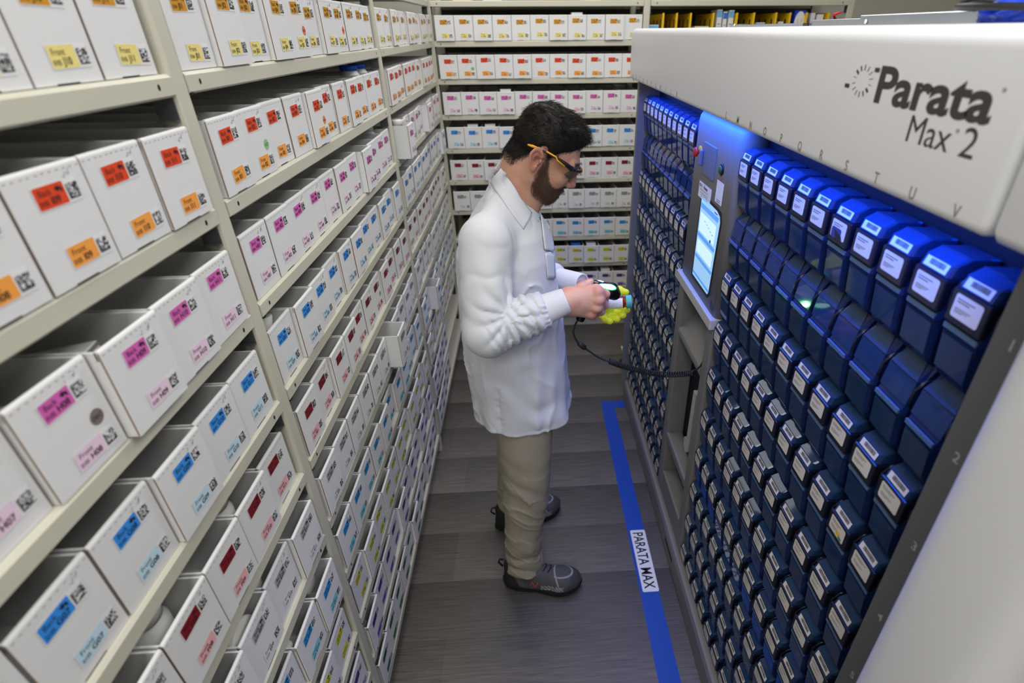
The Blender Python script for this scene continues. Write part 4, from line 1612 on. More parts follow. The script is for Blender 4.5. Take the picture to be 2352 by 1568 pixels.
def lhand(P, g=0.0):
    d = cone(P, LW + (LE - LW) * 0.2, LW, 0.026, 0.0255)
    for k in L_KN:
        d = smin(d, cone(P, LW + (k - L_KN[1]) * 0.35 + V3(0.01, -0.004, -0.002), k, 0.019, 0.0135), 0.014)
    d = smin(d, ell(P, LPALM + V3(-0.006, 0.006, -0.004), (0.032, 0.034, 0.013)), 0.014)
    for i in range(4):
        r0 = (0.0105, 0.0108, 0.0104, 0.0096)[i]
        f = chain(P, [L_KN[i], L_MID[i], L_TIPS[i]], (r0 + 0.001, r0, r0 * 0.93), 0.003)
        d = smin(d, f, 0.0045)
    d = smin(d, chain(P, L_THUMB, (0.0165, 0.0130, 0.0112, 0.0080), 0.005), 0.010)
    return d - g


def glove_fn(P):
    d = lhand(P, 0.0012)
    t = sum(np.exp(-(((P - m_) ** 2).sum(1)) / 0.016 ** 2) for m_ in L_MID + L_KN)
    w = np.sin(((P - L_KN[1]) @ V3(0.62, -0.68, -0.2)) * 900 + noise3(P, 90) * 2.0)
    d = d + 0.0007 * w * np.clip(t, 0, 1) + noise3(P, 160) * 0.0006
    cut = (P - LW) @ (LPALM - LW) / np.linalg.norm(LPALM - LW)
    return smax(d, -cut + 0.002, 0.002)


def rest_fn(P):
    """Torso, arms and legs under the clothing, joined to the neck."""
    d = ell(P, (-0.075, 1.42, 1.19), (0.085, 0.140, 0.22))
    d = smin(d, ell(P, (-0.065, 1.42, 0.90), (0.095, 0.15, 0.16)), 0.06)
    d = smin(d, neck(P), 0.04)
    d = smin(d, cone(P, (-0.09, 1.27, 1.375), RE, 0.036, 0.028), 0.03)
    d = smin(d, cone(P, RE, WR, 0.028, 0.022), 0.02)
    d = smin(d, cone(P, (-0.06, 1.56, 1.34), LE, 0.036, 0.028), 0.03)
    d = smin(d, cone(P, LE, LW, 0.028, 0.022), 0.02)
    for a in RLEG, LLEG:
        d = smin(d, chain(P, a[:3], (0.075, 0.050, 0.035), 0.03), 0.03)
    return d



skin_m = col_mat('skin', 0.52, bump=(600, 0.25), sss=0.12)
rest = surface(rest_fn, (-0.30, 1.05, 0.06), (0.25, 1.75, 1.46), 0.016)
rh = surface(rhand, (0.0, 1.15, 1.10), (0.24, 1.30, 1.30), 0.0022)
lh = surface(lhand, (0.02, 1.25, 1.03), (0.32, 1.56, 1.24), 0.004)


def body_col(P):
    c = head_col(P)
    low = P[:, 2] < 1.40
    c[low] = rhand_col(P[low])
    return c


person = sdf_object('person', head_fn, (-0.15, 1.315, 1.36), (0.19, 1.525, 1.74), 0.0026, skin_m, None, body_col, [rest, rh, lh])
tag(person, 'person with dark hair and beard in a white lab coat, head bowed over a scanner', 'person')

# ------------------------------------------------------------------ hair: dense cap plus strands
hair_m = mat('dark_hair', (24, 20, 18), 0.5, spec=0.25)
hair_g = mat('brown_beard', (92, 70, 54), 0.5, spec=0.35)


def hair_thick(q):
    f, s, u = q[:, 0], np.abs(q[:, 1]), q[:, 2]
    top = smooth01((u - 0.055) / 0.05)
    th = 0.0022 + 0.0095 * top
    th = th + 0.006 * top * smooth01((f - 0.0) / 0.06)
    th = th * smooth01(hairline(q) / 0.022 + 0.1)
    return th


def hair_cap_fn(P):
    q = W2H(P)
    d = skull(q)
    th = hair_thick(q)
    n = noise3(q * V3(0.6, 1, 1), 75) * 0.30 + noise3(q * V3(0.5, 1.2, 1), 170) * 0.22
    d = d - th * (1 + n)
    quiff = ell(q, (0.066, 0.0, 0.097), (0.022, 0.046, 0.0165)) + noise3(q * V3(0.5, 1.4, 1), 130) * 0.005
    d = smin(d, quiff, 0.012)
    return smax(d, -(hairline(q) - 0.002), 0.003)


hv, hf = surface(hair_cap_fn, (-0.12, 1.325, 1.44), (0.20, 1.515, 1.76), 0.0030)
hair = sdf_object('hair', hair_cap_fn, (-0.12, 1.325, 1.44), (0.20, 1.515, 1.76), 0.0030, hair_m, person)


def strand_object(name, roots, dirs, lens, radius, bend, material, parent, seed, curl=0.0):
    rs = np.random.RandomState(seed)
    n = len(roots)
    K = 4
    t = np.linspace(0, 1, K)
    verts = np.empty((n, K, 3, 3))
    d = dirs / np.linalg.norm(dirs, axis=1, keepdims=True)
    side = np.cross(d, rs.normal(size=(n, 3)))
    side /= np.linalg.norm(side, axis=1, keepdims=True)
    up = np.cross(side, d)
    for j, tt in enumerate(t):
        c = roots + d * (lens * tt)[:, None] + bend * (lens * tt * tt)[:, None] + side * (curl * lens * math.sin(tt * 3.0))[:, None]
        r = radius * (1 - 0.85 * tt)
        for k in range(3):
            a = 2 * math.pi * k / 3
            verts[:, j, k] = c + (side * math.cos(a) + up * math.sin(a)) * r
    base = (np.arange(n) * K * 3)[:, None, None, None]
    F = np.array([[[j * 3 + k, j * 3 + (k + 1) % 3, (j + 1) * 3 + (k + 1) % 3, (j + 1) * 3 + k] for k in range(3)] for j in range(K - 1)]).reshape(1, -1, 1, 4)
    faces = (base + F).reshape(-1, 4)
    me = bpy.data.meshes.new(name)
    me.from_pydata(verts.reshape(-1, 3).tolist(), [], faces.tolist())
    me.polygons.foreach_set('use_smooth', [True] * len(faces))
    me.materials.append(material)
    o = bpy.data.objects.new(name, me)
    C.objects.link(o)
    o.parent = parent
    return o


rs = np.random.RandomState(11)


def grad(fn, P, e=0.002):
    g = np.stack([fn(P + np.eye(3)[i] * e) - fn(P - np.eye(3)[i] * e) for i in range(3)], 1)
    return g / (np.linalg.norm(g, axis=1, keepdims=True) + 1e-9)


pick = rs.randint(0, len(hv), 9000)
rt = hv[pick] + rs.normal(size=(9000, 3)) * 0.0012
q = W2H(rt)
nrm = grad(hair_cap_fn, rt)
top = smooth01((q[:, 2] - 0.055) / 0.05)
comb = (H2W(V3(1, 0, 0)) - HO)[None] * (0.9 * top)[:, None] + (H2W(V3(-0.55, 0, -0.8)) - HO)[None] * (1 - top)[:, None]
clump = np.stack([noise3(rt + k, 70) for k in (0.0, 5.0, 9.0)], 1)
dr = nrm * (0.22 + 0.30 * top[:, None]) + comb + clump * (0.9 * top[:, None]) + rs.normal(size=(9000, 3)) * (0.12 + 0.12 * top[:, None])
ln = (0.006 + 0.014 * top) * rs.uniform(0.6, 1.4, 9000)
strand_object('hair_strands', rt, dr, ln, 0.00042, nrm * -0.35, hair_m, hair, 1, 0.12)
hm_ = person.data
pv = np.empty(len(hm_.vertices) * 3); hm_.vertices.foreach_get('co', pv); pv = pv.reshape(-1, 3)
pv = pv[pv[:, 2] > 1.38]
qv = W2H(pv)
bm_ = pv[(beardness(qv) > 0.000) & (qv[:, 0] > 0) & (np.abs(qv[:, 1]) < 0.075)]
pk = bm_[rs.randint(0, len(bm_), 7000)] + rs.normal(size=(7000, 3)) * 0.0012
nrm = grad(head_fn, pk)
down = (H2W(V3(0.35, 0, -1)) - HO)[None]
bq = W2H(pk)
bl = 0.0028 + 0.0022 * smooth01((-bq[:, 2] - 0.03) / 0.04)
strand_object('beard', pk - nrm * 0.0005, nrm * 0.40 + down * 0.8 + rs.normal(size=(7000, 3)) * 0.3, bl * rs.uniform(0.6, 1.3, 7000), 0.00036, down * 0.2, hair_g, person, 2)
sc = pv[(hairline(qv) > -0.001) & (hairline(qv) < 0.075) & (qv[:, 2] < 0.06) & (np.abs(qv[:, 1]) < 0.0765) & (qv[:, 0] < 0.06)]
pk = sc[rs.randint(0, len(sc), 8000)] + rs.normal(size=(8000, 3)) * 0.0012
nrm = grad(head_fn, pk)
dn = (H2W(V3(-0.4, 0, -1)) - HO)[None]
strand_object('short_hair', pk - nrm * 0.0004, nrm * 0.4 + dn + rs.normal(size=(8000, 3)) * 0.2, rs.uniform(0.003, 0.008, 8000), 0.00028, dn * 0.1, hair_m, hair, 3)

# ------------------------------------------------------------------ lab coat
def ridge(n):
    return 1 - np.abs(n) * 2


def prof(P, tab):
    z = P[:, 2]
    t = np.array(tab)
    return [np.interp(z, t[:, 0], t[:, k]) for k in range(1, t.shape[1])]


TORSO = [(0.70, -0.213, 0.116, 0.180), (0.80, -0.213, 0.109, 0.178), (0.88, -0.213, 0.102, 0.174), (1.00, -0.213, 0.094, 0.168), (1.12, -0.213, 0.080, 0.168), (1.23, -0.212, 0.066, 0.172),
         (1.30, -0.204, 0.060, 0.172), (1.36, -0.180, 0.044, 0.155), (1.40, -0.154, 0.022, 0.128), (1.44, -0.124, 0.0, 0.086), (1.47, -0.106, -0.020, 0.060)]
WRc = at_y(1250, 711, 1.190)
CUF = at_y(1301, 690, 1.200)
LCs = at_y(1283, 642, 1.515)
LCe = at_y(1338, 652, 1.448)


def fold_along(P, a, b, freq, amp, seed, soft=0.15):
    ax = (b - a) / np.linalg.norm(b - a)
    rel = P - a
    s = rel @ ax
    L = np.linalg.norm(b - a)
    w = smooth01(s / (L * soft) + 0.5) * smooth01((L - s) / (L * soft) + 0.2)
    ph = s * freq + noise3(P + seed, 20) * 1.5 + (rel @ V3(0.2, 0.7, 0.7)) * freq * 0.35
    return -amp * w * (np.abs(np.sin(ph)) ** 0.75 * 2 - 1)


def coat_fn(P):
    xb, xf, ry = prof(P, TORSO)
    cx = (xb + xf) / 2; rx = (xf - xb) / 2
    ax = np.abs(P[:, 0] - cx) / rx; ay = np.abs(P[:, 1] - 1.42) / ry
    d = ((ax ** 2.35 + ay ** 2.35) ** (1 / 2.35) - 1) * np.minimum(rx, ry) * 0.95
    # drape: soft vertical folds growing toward the hem, pulls near the waist
    g = smooth01((1.25 - P[:, 2]) / 0.45)
    vn = noise3(P * V3(1, 1, 0.16), 17) * 0.013 * g + noise3(P * V3(1, 1, 0.30) + 3, 34) * 0.0045 * g
    dn = np.sin((P @ V3(0.55, 0.2, 0.8)) * 60 + noise3(P, 9) * 4) * 0.0022 * (0.4 + noise3(P + 7, 6))
    cr = 1 - np.minimum(1, np.abs(noise3(P * V3(1, 1, 0.45) + 11, 15)) * 7)
    dn = dn - cr ** 2 * 0.0040 * smooth01(0.5 + noise3(P + 2, 5) * 1.6)
    cr = 1 - np.minimum(1, np.abs(noise3((P @ np.array([[0.8, 0, 0.6], [0, 1, 0], [-0.6, 0, 0.8]])) * V3(0.5, 1, 1.3) + 5, 16)) * 7)
    dn = dn + cr ** 2 * 0.0030 * smooth01(0.3 + noise3(P + 21, 5) * 1.8)
    d = d + vn + dn
    for s in (-1, 1):
        sh0 = V3(-0.068, 1.42 + s * 0.055, 1.425); sh1 = V3(-0.108, 1.255, 1.380) if s < 0 else V3(-0.060, 1.565, 1.335)
        d = smin(d, cone(P, sh0, sh1, 0.036, 0.058), 0.035)
    # side seam and back seam grooves
    seam = np.abs(P[:, 0] + 0.110 - (P[:, 2] - 0.9) * 0.02)
    d = d + 0.0022 * np.exp(-(seam / 0.0022) ** 2) * (P[:, 1] < 1.36) * (P[:, 2] < 1.15)
    d = d + noise3(P * V3(1, 1, 2.2), 60) * 0.0028 * np.exp(-(seam / 0.012) ** 2) * (P[:, 2] < 0.95)
    # near sleeve
    S0, S1 = V3(-0.112, 1.252, 1.372), RE + V3(0.0, 0.0, 0.004)
    up = cone(P, S0, S1, 0.066, 0.0575)
    up = up + fold_along(P, S0, S1, 60, 0.0018, 1.3) + noise3(P * V3(1, 1, 0.4), 20) * 0.005
    fo = cone(P, S1, WRc, 0.0560, 0.0465)
    fo = fo + fold_along(P, S1, WRc, 122, 0.0052, 2.1) + noise3(P, 30) * 0.0016
    fo = smax(fo, (P - WRc) @ ((CUF - WRc) / np.linalg.norm(CUF - WRc)) - 0.006, 0.012)
    # creases that fan out from the bend of the elbow
    inn = V3(-0.060, 1.165, 1.232)
    rel = P - inn
    ang = np.arctan2(rel[:, 2], rel[:, 0])
    rad = np.sqrt(rel[:, 0] ** 2 + rel[:, 2] ** 2)
    fan = -(np.abs(np.sin(ang * 5.5 + noise3(P, 16) * 1.2)) ** 0.75 * 2 - 1) * 0.0045 * np.exp(-((rad - 0.045) / 0.04) ** 2)
    sl = smin(up, fo, 0.020) + fan
    arm = np.abs((P - V3(-0.112, 1.262, 1.372)) @ V3(0.05, 0.90, 0.42) + 0.012)
    d = smin(d, sl, 0.022)
    d = d + 0.0020 * np.exp(-(arm / 0.0025) ** 2) * smooth01((0.085 - np.linalg.norm(P - V3(-0.112, 1.262, 1.372), axis=1)) / 0.02)
    # gather at the cuff
    gat = np.abs((P - WRc) @ ((CUF - WRc) / np.linalg.norm(CUF - WRc)))
    th = np.arctan2(P[:, 1] - WRc[1], P[:, 2] - WRc[2])
    d = d + 0.0024 * np.sin(th * 22) * np.exp(-(gat / 0.012) ** 2) * (P[:, 1] < 1.26)
    # far sleeve
    S0, S1 = V3(-0.062, 1.575, 1.325), LE
    up = cone(P, S0, S1, 0.066, 0.058)
    fo = cone(P, S1, LCs, 0.056, 0.042)
    fo = fo + fold_along(P, S1, LCs, 110, 0.0035, 4.1)
    fo = smax(fo, (P - LCs) @ ((LCe - LCs) / np.linalg.norm(LCe - LCs)) - 0.006, 0.012)
    d = smin(d, smin(up, fo, 0.02) + noise3(P, 26) * 0.004, 0.022)
    # opening at the neck and the hem
    d = smax(d, -cone(P, (-0.050, 1.42, 1.405), (-0.005, 1.42, 1.56), 0.060, 0.075), 0.006)
    hem = 0.768 + noise3(P * V3(1, 1, 0.01), 24) * 0.006 + 0.010 * smooth01((P[:, 0] - 0.05) / 0.05)
    d = smax(d, hem - P[:, 2], 0.003)
    d = np.where(np.abs(P[:, 2] - hem - 0.006) < 0.004, d - 0.0012, d)
    # front overlap line
    fl = np.abs(P[:, 1] - 1.405)
    d = d + 0.0025 * np.exp(-(fl / 0.0022) ** 2) * (P[:, 0] > 0.0) * (P[:, 2] < 1.33)
    return d


coat_m = mat('coat_cotton', (214, 217, 222), 0.72, bump=(900, 0.15))
rib_m = mat('knit_cuff', (222, 222, 228), 0.8, bump=(1200, 0.3))
coat = sdf_object('lab_coat', coat_fn, (-0.26, 1.03, 0.74), (0.16, 1.76, 1.50), 0.0048, coat_m, person)


def cuff_fn(a, b, r0, r1):
    def fn(P):
        ax = (b - a) / np.linalg.norm(b - a)
        s = (P - a) @ ax
        rel = P - a - s[:, None] * ax
        th = np.arctan2(rel[:, 1], rel @ np.cross(ax, V3(0, 1, 0)))
        L = np.linalg.norm(b - a)
        rr = r0 + (r1 - r0) * np.clip(s / L, 0, 1) 
        d = np.linalg.norm(rel, axis=1) - rr
        d = smax(d, s - L, 0.003); d = smax(d, -0.010 - s, 0.003)
        inner = np.linalg.norm(rel, axis=1) - rr + 0.0045
        return smax(d, -np.maximum(inner, -(s - L + 0.012)), 0.001)
    return fn


sdf_object('cuff', cuff_fn(WRc, CUF, 0.0385, 0.0325), np.minimum(WRc, CUF) - 0.05, np.maximum(WRc, CUF) + 0.05, 0.0017, rib_m, coat)
sdf_object('cuff', cuff_fn(LCs, LCe, 0.036, 0.031), np.minimum(LCs, LCe) - 0.05, np.maximum(LCs, LCe) + 0.05, 0.0022, rib_m, coat)


def catmull(pts, n):
    pts = [np.asarray(p, float) for p in pts]
    out = []
    m_ = len(pts) - 1
    for k in range(n + 1):
        t = k / n * m_
        i = min(int(t), m_ - 1); u = t - i
        p0, p1, p2, p3 = pts[max(i - 1, 0)], pts[i], pts[i + 1], pts[min(i + 2, m_)]
        out.append(0.5 * (2 * p1 + (p2 - p0) * u + (2 * p0 - 5 * p1 + 4 * p2 - p3) * u * u + (3 * p1 - p0 - 3 * p2 + p3) * u ** 3))
    return out


def sheet(name, top, bot, nu, nv, bulge, th, material, parent, mirror=False):
    A, B = catmull(top, nu), catmull(bot, nu)
    cen = V3(-0.055, 1.42, 1.40)
    grid = []
    for j in range(nv + 1):
        v = j / nv
        row = []
        for i in range(nu + 1):
            p = A[i] * (1 - v) + B[i] * v
            o = p - cen; o[2] = abs(o[2]) * 0.6 + 0.02
            o /= np.linalg.norm(o)
            row.append((p + o * bulge * math.sin(math.pi * min(1, v * 1.15)) ** 0.7, o))
        grid.append(row)
    vs, fs = [], []
    for layer in (0, 1):
        for row in grid:
            for p, o in row:
                q_ = p - o * th * layer
                if mirror:
                    q_ = V3(q_[0], 2.84 - q_[1], q_[2])
                vs.append(tuple(q_))
    W_ = nu + 1; N = W_ * (nv + 1)
    for j in range(nv):
        for i in range(nu):
            f = (j * W_ + i, j * W_ + i + 1, (j + 1) * W_ + i + 1, (j + 1) * W_ + i)
            fs.append(f if not mirror else f[::-1])
            f2 = tuple(N + k for k in f[::-1])
            fs.append(f2 if not mirror else f2[::-1])
    loop = [i for i in range(W_)] + [j * W_ + nu for j in range(1, nv + 1)] + [nv * W_ + i for i in range(nu - 1, -1, -1)] + [j * W_ for j in range(nv - 1, 0, -1)]
    for a, b_ in zip(loop, loop[1:] + loop[:1]):
        f = (a, N + a, N + b_, b_)
        fs.append(f if not mirror else f[::-1])
    q = MB(); q.add(vs, fs, material, True)
    return q.build(name, parent)


def drape(px, py, off, fb_y):
    """Point where the view line meets the coat or neck, lifted clear of the cloth."""
    r = Fv + R2 * ((px - 1296.7) / 1229.9) - U2 * ((py - 783.3) / 1229.9)
    r = np.array(r) / r.length
    o_ = V3(0, 0, EYE)
    t_ = np.linspace(1.10, 1.60, 400)
    P = o_ + t_[:, None] * r
    d = np.minimum(coat_fn(P), neck(P) - 0.004)
    hit = np.argmax(d < 0)
    if d[hit] >= 0 or P[hit, 1] > fb_y + 0.02:
        return at_y(px, py, fb_y)
    p = P[hit]
    e = 0.004
    g = V3(*[(np.minimum(coat_fn((p + v)[None]), neck((p + v)[None]) - 0.004)[0] - np.minimum(coat_fn((p - v)[None]), neck((p - v)[None]) - 0.004)[0]) for v in (V3(e, 0, 0), V3(0, e, 0), V3(0, 0, e))])
    return p + g / np.linalg.norm(g) * off


top = [(1151, 386, 1.42), (1162, 400, 1.38), (1183, 430, 1.36), (1204, 467, 1.37), (1220, 489, 1.39)]
bot = [(1127, 420, 1.42), (1136, 434, 1.37), (1160, 470, 1.33), (1183, 503, 1.33), (1202, 527, 1.35)]
T2, B2 = catmull(top, 18), catmull(bot, 18)
NU, NV = 18, 8
gridp = []
for j in range(NV + 1):
    v = j / NV
    gridp.append([drape(T2[i][0] * (1 - v) + B2[i][0] * v, T2[i][1] * (1 - v) + B2[i][1] * v, 0.0035 + 0.004 * math.sin(math.pi * min(1, v * 1.3)), T2[i][2] * (1 - v) + B2[i][2] * v) for i in range(NU + 1)])
G = np.array(gridp)
for _ in range(3):       # relax so the cloth lies smoothly
    G[1:-1, 1:-1] = (G[1:-1, 1:-1] * 2 + G[:-2, 1:-1] + G[2:, 1:-1] + G[1:-1, :-2] + G[1:-1, 2:]) / 6


def cloth(name, G, th, material, parent, mirror=False):
    nv, nu = G.shape[0] - 1, G.shape[1] - 1
    du = np.gradient(G, axis=1); dv = np.gradient(G, axis=0)
    n = np.cross(du, dv); n /= np.linalg.norm(n, axis=2, keepdims=True) + 1e-9
    if (n[..., 1].mean() > 0):
        n = -n
    L = [G, G - n * th]
    vs, fs = [], []
    for g in L:
        g = g.reshape(-1, 3).copy()
        if mirror:
            g[:, 1] = 2.84 - g[:, 1]
        vs += g.tolist()
    W_ = nu + 1; N = W_ * (nv + 1)
    for j in range(nv):
        for i in range(nu):
            f = (j * W_ + i, j * W_ + i + 1, (j + 1) * W_ + i + 1, (j + 1) * W_ + i)
            fs += [f, tuple(N + k for k in f[::-1])]
    loop = [i for i in range(W_)] + [j * W_ + nu for j in range(1, nv + 1)] + [nv * W_ + i for i in range(nu - 1, -1, -1)] + [j * W_ for j in range(nv - 1, 0, -1)]
    fs += [(a, N + a, N + b_, b_) for a, b_ in zip(loop, loop[1:] + loop[:1])]
    q = MB(); q.add(vs, fs, material, True)
    o = q.build(name, parent)
    bm = bmesh.new(); bm.from_mesh(o.data); bmesh.ops.recalc_face_normals(bm, faces=bm.faces[:]); bm.to_mesh(o.data); bm.free()
    return o


cloth('collar', G, 0.0022, coat_m, coat)
cloth('collar', G, 0.0022, coat_m, coat, True)
# open far front edge with a snap, and the chest pocket
def draped(name, top, bot, nu, nv, off):
    T_, B_ = catmull([V3(*p, 0) for p in top], nu), catmull([V3(*p, 0) for p in bot], nu)
    g = np.array([[drape(T_[i][0] * (1 - j / nv) + B_[i][0] * j / nv, T_[i][1] * (1 - j / nv) + B_[i][1] * j / nv, off, 1.405) for i in range(nu + 1)] for j in range(nv + 1)])
    for _ in range(2):
        g[1:-1, 1:-1] = (g[1:-1, 1:-1] * 2 + g[:-2, 1:-1] + g[2:, 1:-1] + g[1:-1, :-2] + g[1:-1, 2:]) / 6
    return cloth(name, g, 0.002, coat_m, coat)


draped('front_flap', [(1238, 492), (1250, 505), (1261, 518)], [(1248, 574), (1260, 577), (1270, 575)], 6, 12, 0.006)
draped('chest_pocket', [(1250, 581), (1260, 579), (1271, 582)], [(1256, 640), (1264, 640), (1273, 638)], 5, 6, 0.004)
q = MB()
for (a, b_) in ((1252, 511), (1233, 505)):
    c = drape(a, b_, 0.0095, 1.40)
    c2 = drape(a, b_, 0.0080, 1.40)
    q.tube([c2, c], 0.0040, steel, 12)
    q.build('snap', coat)
    q = MB()

# ------------------------------------------------------------------ trousers
def leg(P, tab, seed):
    t = np.array(tab)
    z = P[:, 2]
    cx = np.interp(z, t[:, 0], t[:, 1]); cy = np.interp(z, t[:, 0], t[:, 2]); r = np.interp(z, t[:, 0], t[:, 3])
    dx, dy = P[:, 0] - cx, P[:, 1] - cy
    th = np.arctan2(dy, dx)
    d = np.sqrt((dx / 1.03) ** 2 + (dy / 0.97) ** 2) - r
    low = smooth01((0.34 - z) / 0.16)
    d = d - 0.0034 * low * (np.abs(np.sin(z * 36 + 1.3 * np.sin(th + seed) + noise3(P, 10) * 2.0)) * 2 - 1)
    knee = np.exp(-((z - 0.50) / 0.13) ** 2)
    d = d + 0.0022 * knee * np.sin((z + 0.6 * dx) * 62 + noise3(P + seed, 9) * 3.0) + noise3(P * V3(1, 1, 0.5), 24) * 0.0028
    sm = np.abs(dx + 0.0 * z) * (dy < 0) + 1.0 * (dy >= 0)
    d = d + 0.0016 * np.exp(-(sm / 0.002) ** 2)
    hem = t[0, 0] + 0.10 * (dx + 0.06) * -0.45 + 0.006
    cr = 1 - np.minimum(1, np.abs(noise3(P @ np.array([[0.8, 0, 0.6], [0, 1, 0], [-0.6, 0, 0.8]]) * V3(0.45, 0.8, 1.5) + seed, 19)) * 6)
    d = d - cr ** 2 * 0.0042 * smooth01((0.66 - z) / 0.2)
    return smax(smax(d, hem - z, 0.004), z - 0.90, 0.004)


def pants_fn(P):
    a = leg(P, [(0.085, -0.073, 1.322, 0.064), (0.16, -0.074, 1.322, 0.061), (0.27, -0.068, 1.322, 0.064), (0.43, -0.053, 1.325, 0.075), (0.57, -0.045, 1.328, 0.079), (0.73, -0.042, 1.335, 0.086), (0.9, -0.05, 1.35, 0.10)], 0.4)
    b_ = leg(P, [(0.085, -0.112, 1.600, 0.062), (0.19, -0.110, 1.598, 0.062), (0.43, -0.085, 1.562, 0.073), (0.73, -0.060, 1.515, 0.086), (0.9, -0.05, 1.49, 0.10)], 2.4)
    return smin(a, b_, 0.02)


khaki = mat('khaki_cotton', (160, 152, 134), 0.85, noise=(40, 0.05), bump=(900, 0.2))
sdf_object('trousers', pants_fn, (-0.22, 1.21, 0.05), (0.09, 1.71, 0.91), 0.0045, khaki, person)

# ------------------------------------------------------------------ shoes
UP, SOLE, GREYL, TOE = lc((84, 82, 84)), lc((30, 30, 31)), lc((150, 152, 152)), lc((66, 66, 68))


def shoe_fn(q):
    a = q.copy()
    a[:, 1] = a[:, 1] + 0.010 * np.sin(np.clip(q[:, 0] / 0.30, 0, 1) * 3.1)
    d = ell(a, (0.238, 0, 0.034), (0.060, 0.050, 0.039))
    d = smin(d, cone(a, (0.215, 0, 0.040), (0.115, 0, 0.072), 0.040, 0.036), 0.03)
    d = smin(d, cone(a, (0.150, 0, 0.032), (0.050, 0, 0.034), 0.042, 0.038), 0.02)
    d = smin(d, cone(a, (0.048, 0, 0.040), (0.042, 0, 0.098), 0.038, 0.033), 0.02)
    d = smin(d, cone(a, (0.110, 0, 0.070), (0.088, 0, 0.104), 0.032, 0.027), 0.02)
    d = smax(d, -cone(a, (0.060, 0, 0.098), (0.066, 0, 0.16), 0.027, 0.038), 0.006)
    w = np.interp(a[:, 0], [0, 0.02, 0.06, 0.13, 0.21, 0.25, 0.285, 0.303], [0.0, 0.030, 0.040, 0.036, 0.0535, 0.050, 0.034, 0.0])
    lift = 0.010 * smooth01((a[:, 0] - 0.25) / 0.05)
    sole = smax(np.abs(a[:, 1]) - w, np.abs(a[:, 2] - 0.015 - lift) - 0.0145, 0.006)
    return smin(d, sole, 0.004)


def shoe_col(q):
    c = np.repeat(UP[None], len(q), 0) * (0.9 + 0.12 * noise3(q, 160)[:, None])
    x, y, z = q[:, 0], q[:, 1], q[:, 2]
    c[(z > 0.03) & (x > 0.245 + (z - 0.03) * 0.4)] = TOE
    e1 = np.abs(np.sqrt(((x - 0.215) / 0.050) ** 2 + (y / 0.034) ** 2) - 1) * 0.034
    c[(e1 < 0.0022) & (x > 0.198) & (z > 0.045)] = GREYL
    c[(np.abs(x - 0.198 - 6 * y * y) < 0.0025) & (z > 0.045)] = GREYL
    st = (x > 0.150) & (x < 0.235) & (z > 0.026) & (z < 0.050) & (np.abs(y) > 0.02)
    c[st] = GREYL
    c[st & ((x + z * 0.9) % 0.0135 < 0.003)] = SOLE
    c[(x < 0.075 - (z - 0.03) * 0.5) & (z > 0.028)] = lc((36, 36, 38))
    c[(z < 0.030 + 0.018 * smooth01((0.09 - x) / 0.08) + 0.004 * smooth01((x - 0.24) / 0.04))] = SOLE
    return c


shoe_m = col_mat('shoe_fabric', 0.75, bump=(700, 0.3))
lace_m = mat('lace_black', (30, 30, 32), 0.8)
orange = mat('shoe_orange', (200, 84, 44), 0.6)


def make_shoe(loc, rz, near):
    o = sdf_object('shoe', shoe_fn, (-0.012, -0.066, -0.004), (0.315, 0.066, 0.145), 0.0024, shoe_m, person, shoe_col)
    o.location = loc
    o.rotation_euler = (0, 0, R(rz))
    q = MB()

    def top(x, y, off=0.0015):
        zz_ = np.linspace(0.14, 0.01, 140)
        dd = shoe_fn(np.stack([np.full(140, x), np.full(140, y), zz_], 1))
        return (x, y, zz_[np.argmax(dd < 0)] + off)

    def flank(x, z, off=0.0008):
        yy_ = np.linspace(-0.08, 0.0, 160)
        dd = shoe_fn(np.stack([np.full(160, x), yy_, np.full(160, z)], 1))
        return (x, yy_[np.argmax(dd < 0)] - off, z)

    for k in range(5):
        x = 0.112 + 0.0175 * k
        w_ = 0.016 + 0.002 * k
        q.tube([top(x - 0.006, -w_), top(x, -w_ * 0.5), top(x + 0.004, 0, 0.003), top(x + 0.004, w_ * 0.5), top(x - 0.002, w_)], 0.0024, lace_m, 6)
    c0 = top(0.118, 0.0, 0.004)
    for s_ in (-1, 1):
        q.tube([(c0[0] + 0.016 * math.sin(a) * 0.9 + 0.006, c0[1] + s_ * (0.016 - 0.016 * math.cos(a)), c0[2] + 0.004 + 0.007 * math.sin(a / 2)) for a in [k * math.pi / 6 for k in range(13)]], 0.0021, lace_m, 6)
    q.build('laces', o)
    q = MB()
    N_ = [(0.110, 0.040), (0.119, 0.066), (0.130, 0.040), (0.141, 0.064)]
    pts_ = []
    for i_ in range(3):
        for k in range(6):
            u_ = k / 6
            pts_.append(flank(N_[i_][0] * (1 - u_) + N_[i_ + 1][0] * u_, N_[i_][1] * (1 - u_) + N_[i_ + 1][1] * u_))
    pts_.append(flank(*N_[3]))
    q.tube(pts_, 0.0016, orange, 5)
    em = q.build('emblem', o); em['label'] = 'orange letter N on the side'
    q = MB(); tb = top(0.104, -0.018); q.rbox((tb[0] - 0.005, tb[1] - 0.004, tb[2] - 0.006), (tb[0] + 0.004, tb[1] + 0.003, tb[2] + 0.006), orange, 0.002); q.build('eyelet_tab', o)
    q = MB(); q.tube([(0.004, 0, 0.085), (-0.010, 0, 0.105), (-0.004, 0, 0.122), (0.010, 0, 0.120)], [0.004, 0.0035, 0.0035, 0.004], lace_m, 6); q.build('heel_loop', o)
    return o


make_shoe((-0.158, 1.325, 0.001), -7, True)
make_shoe((-0.200, 1.575, 0.001), 21, False)

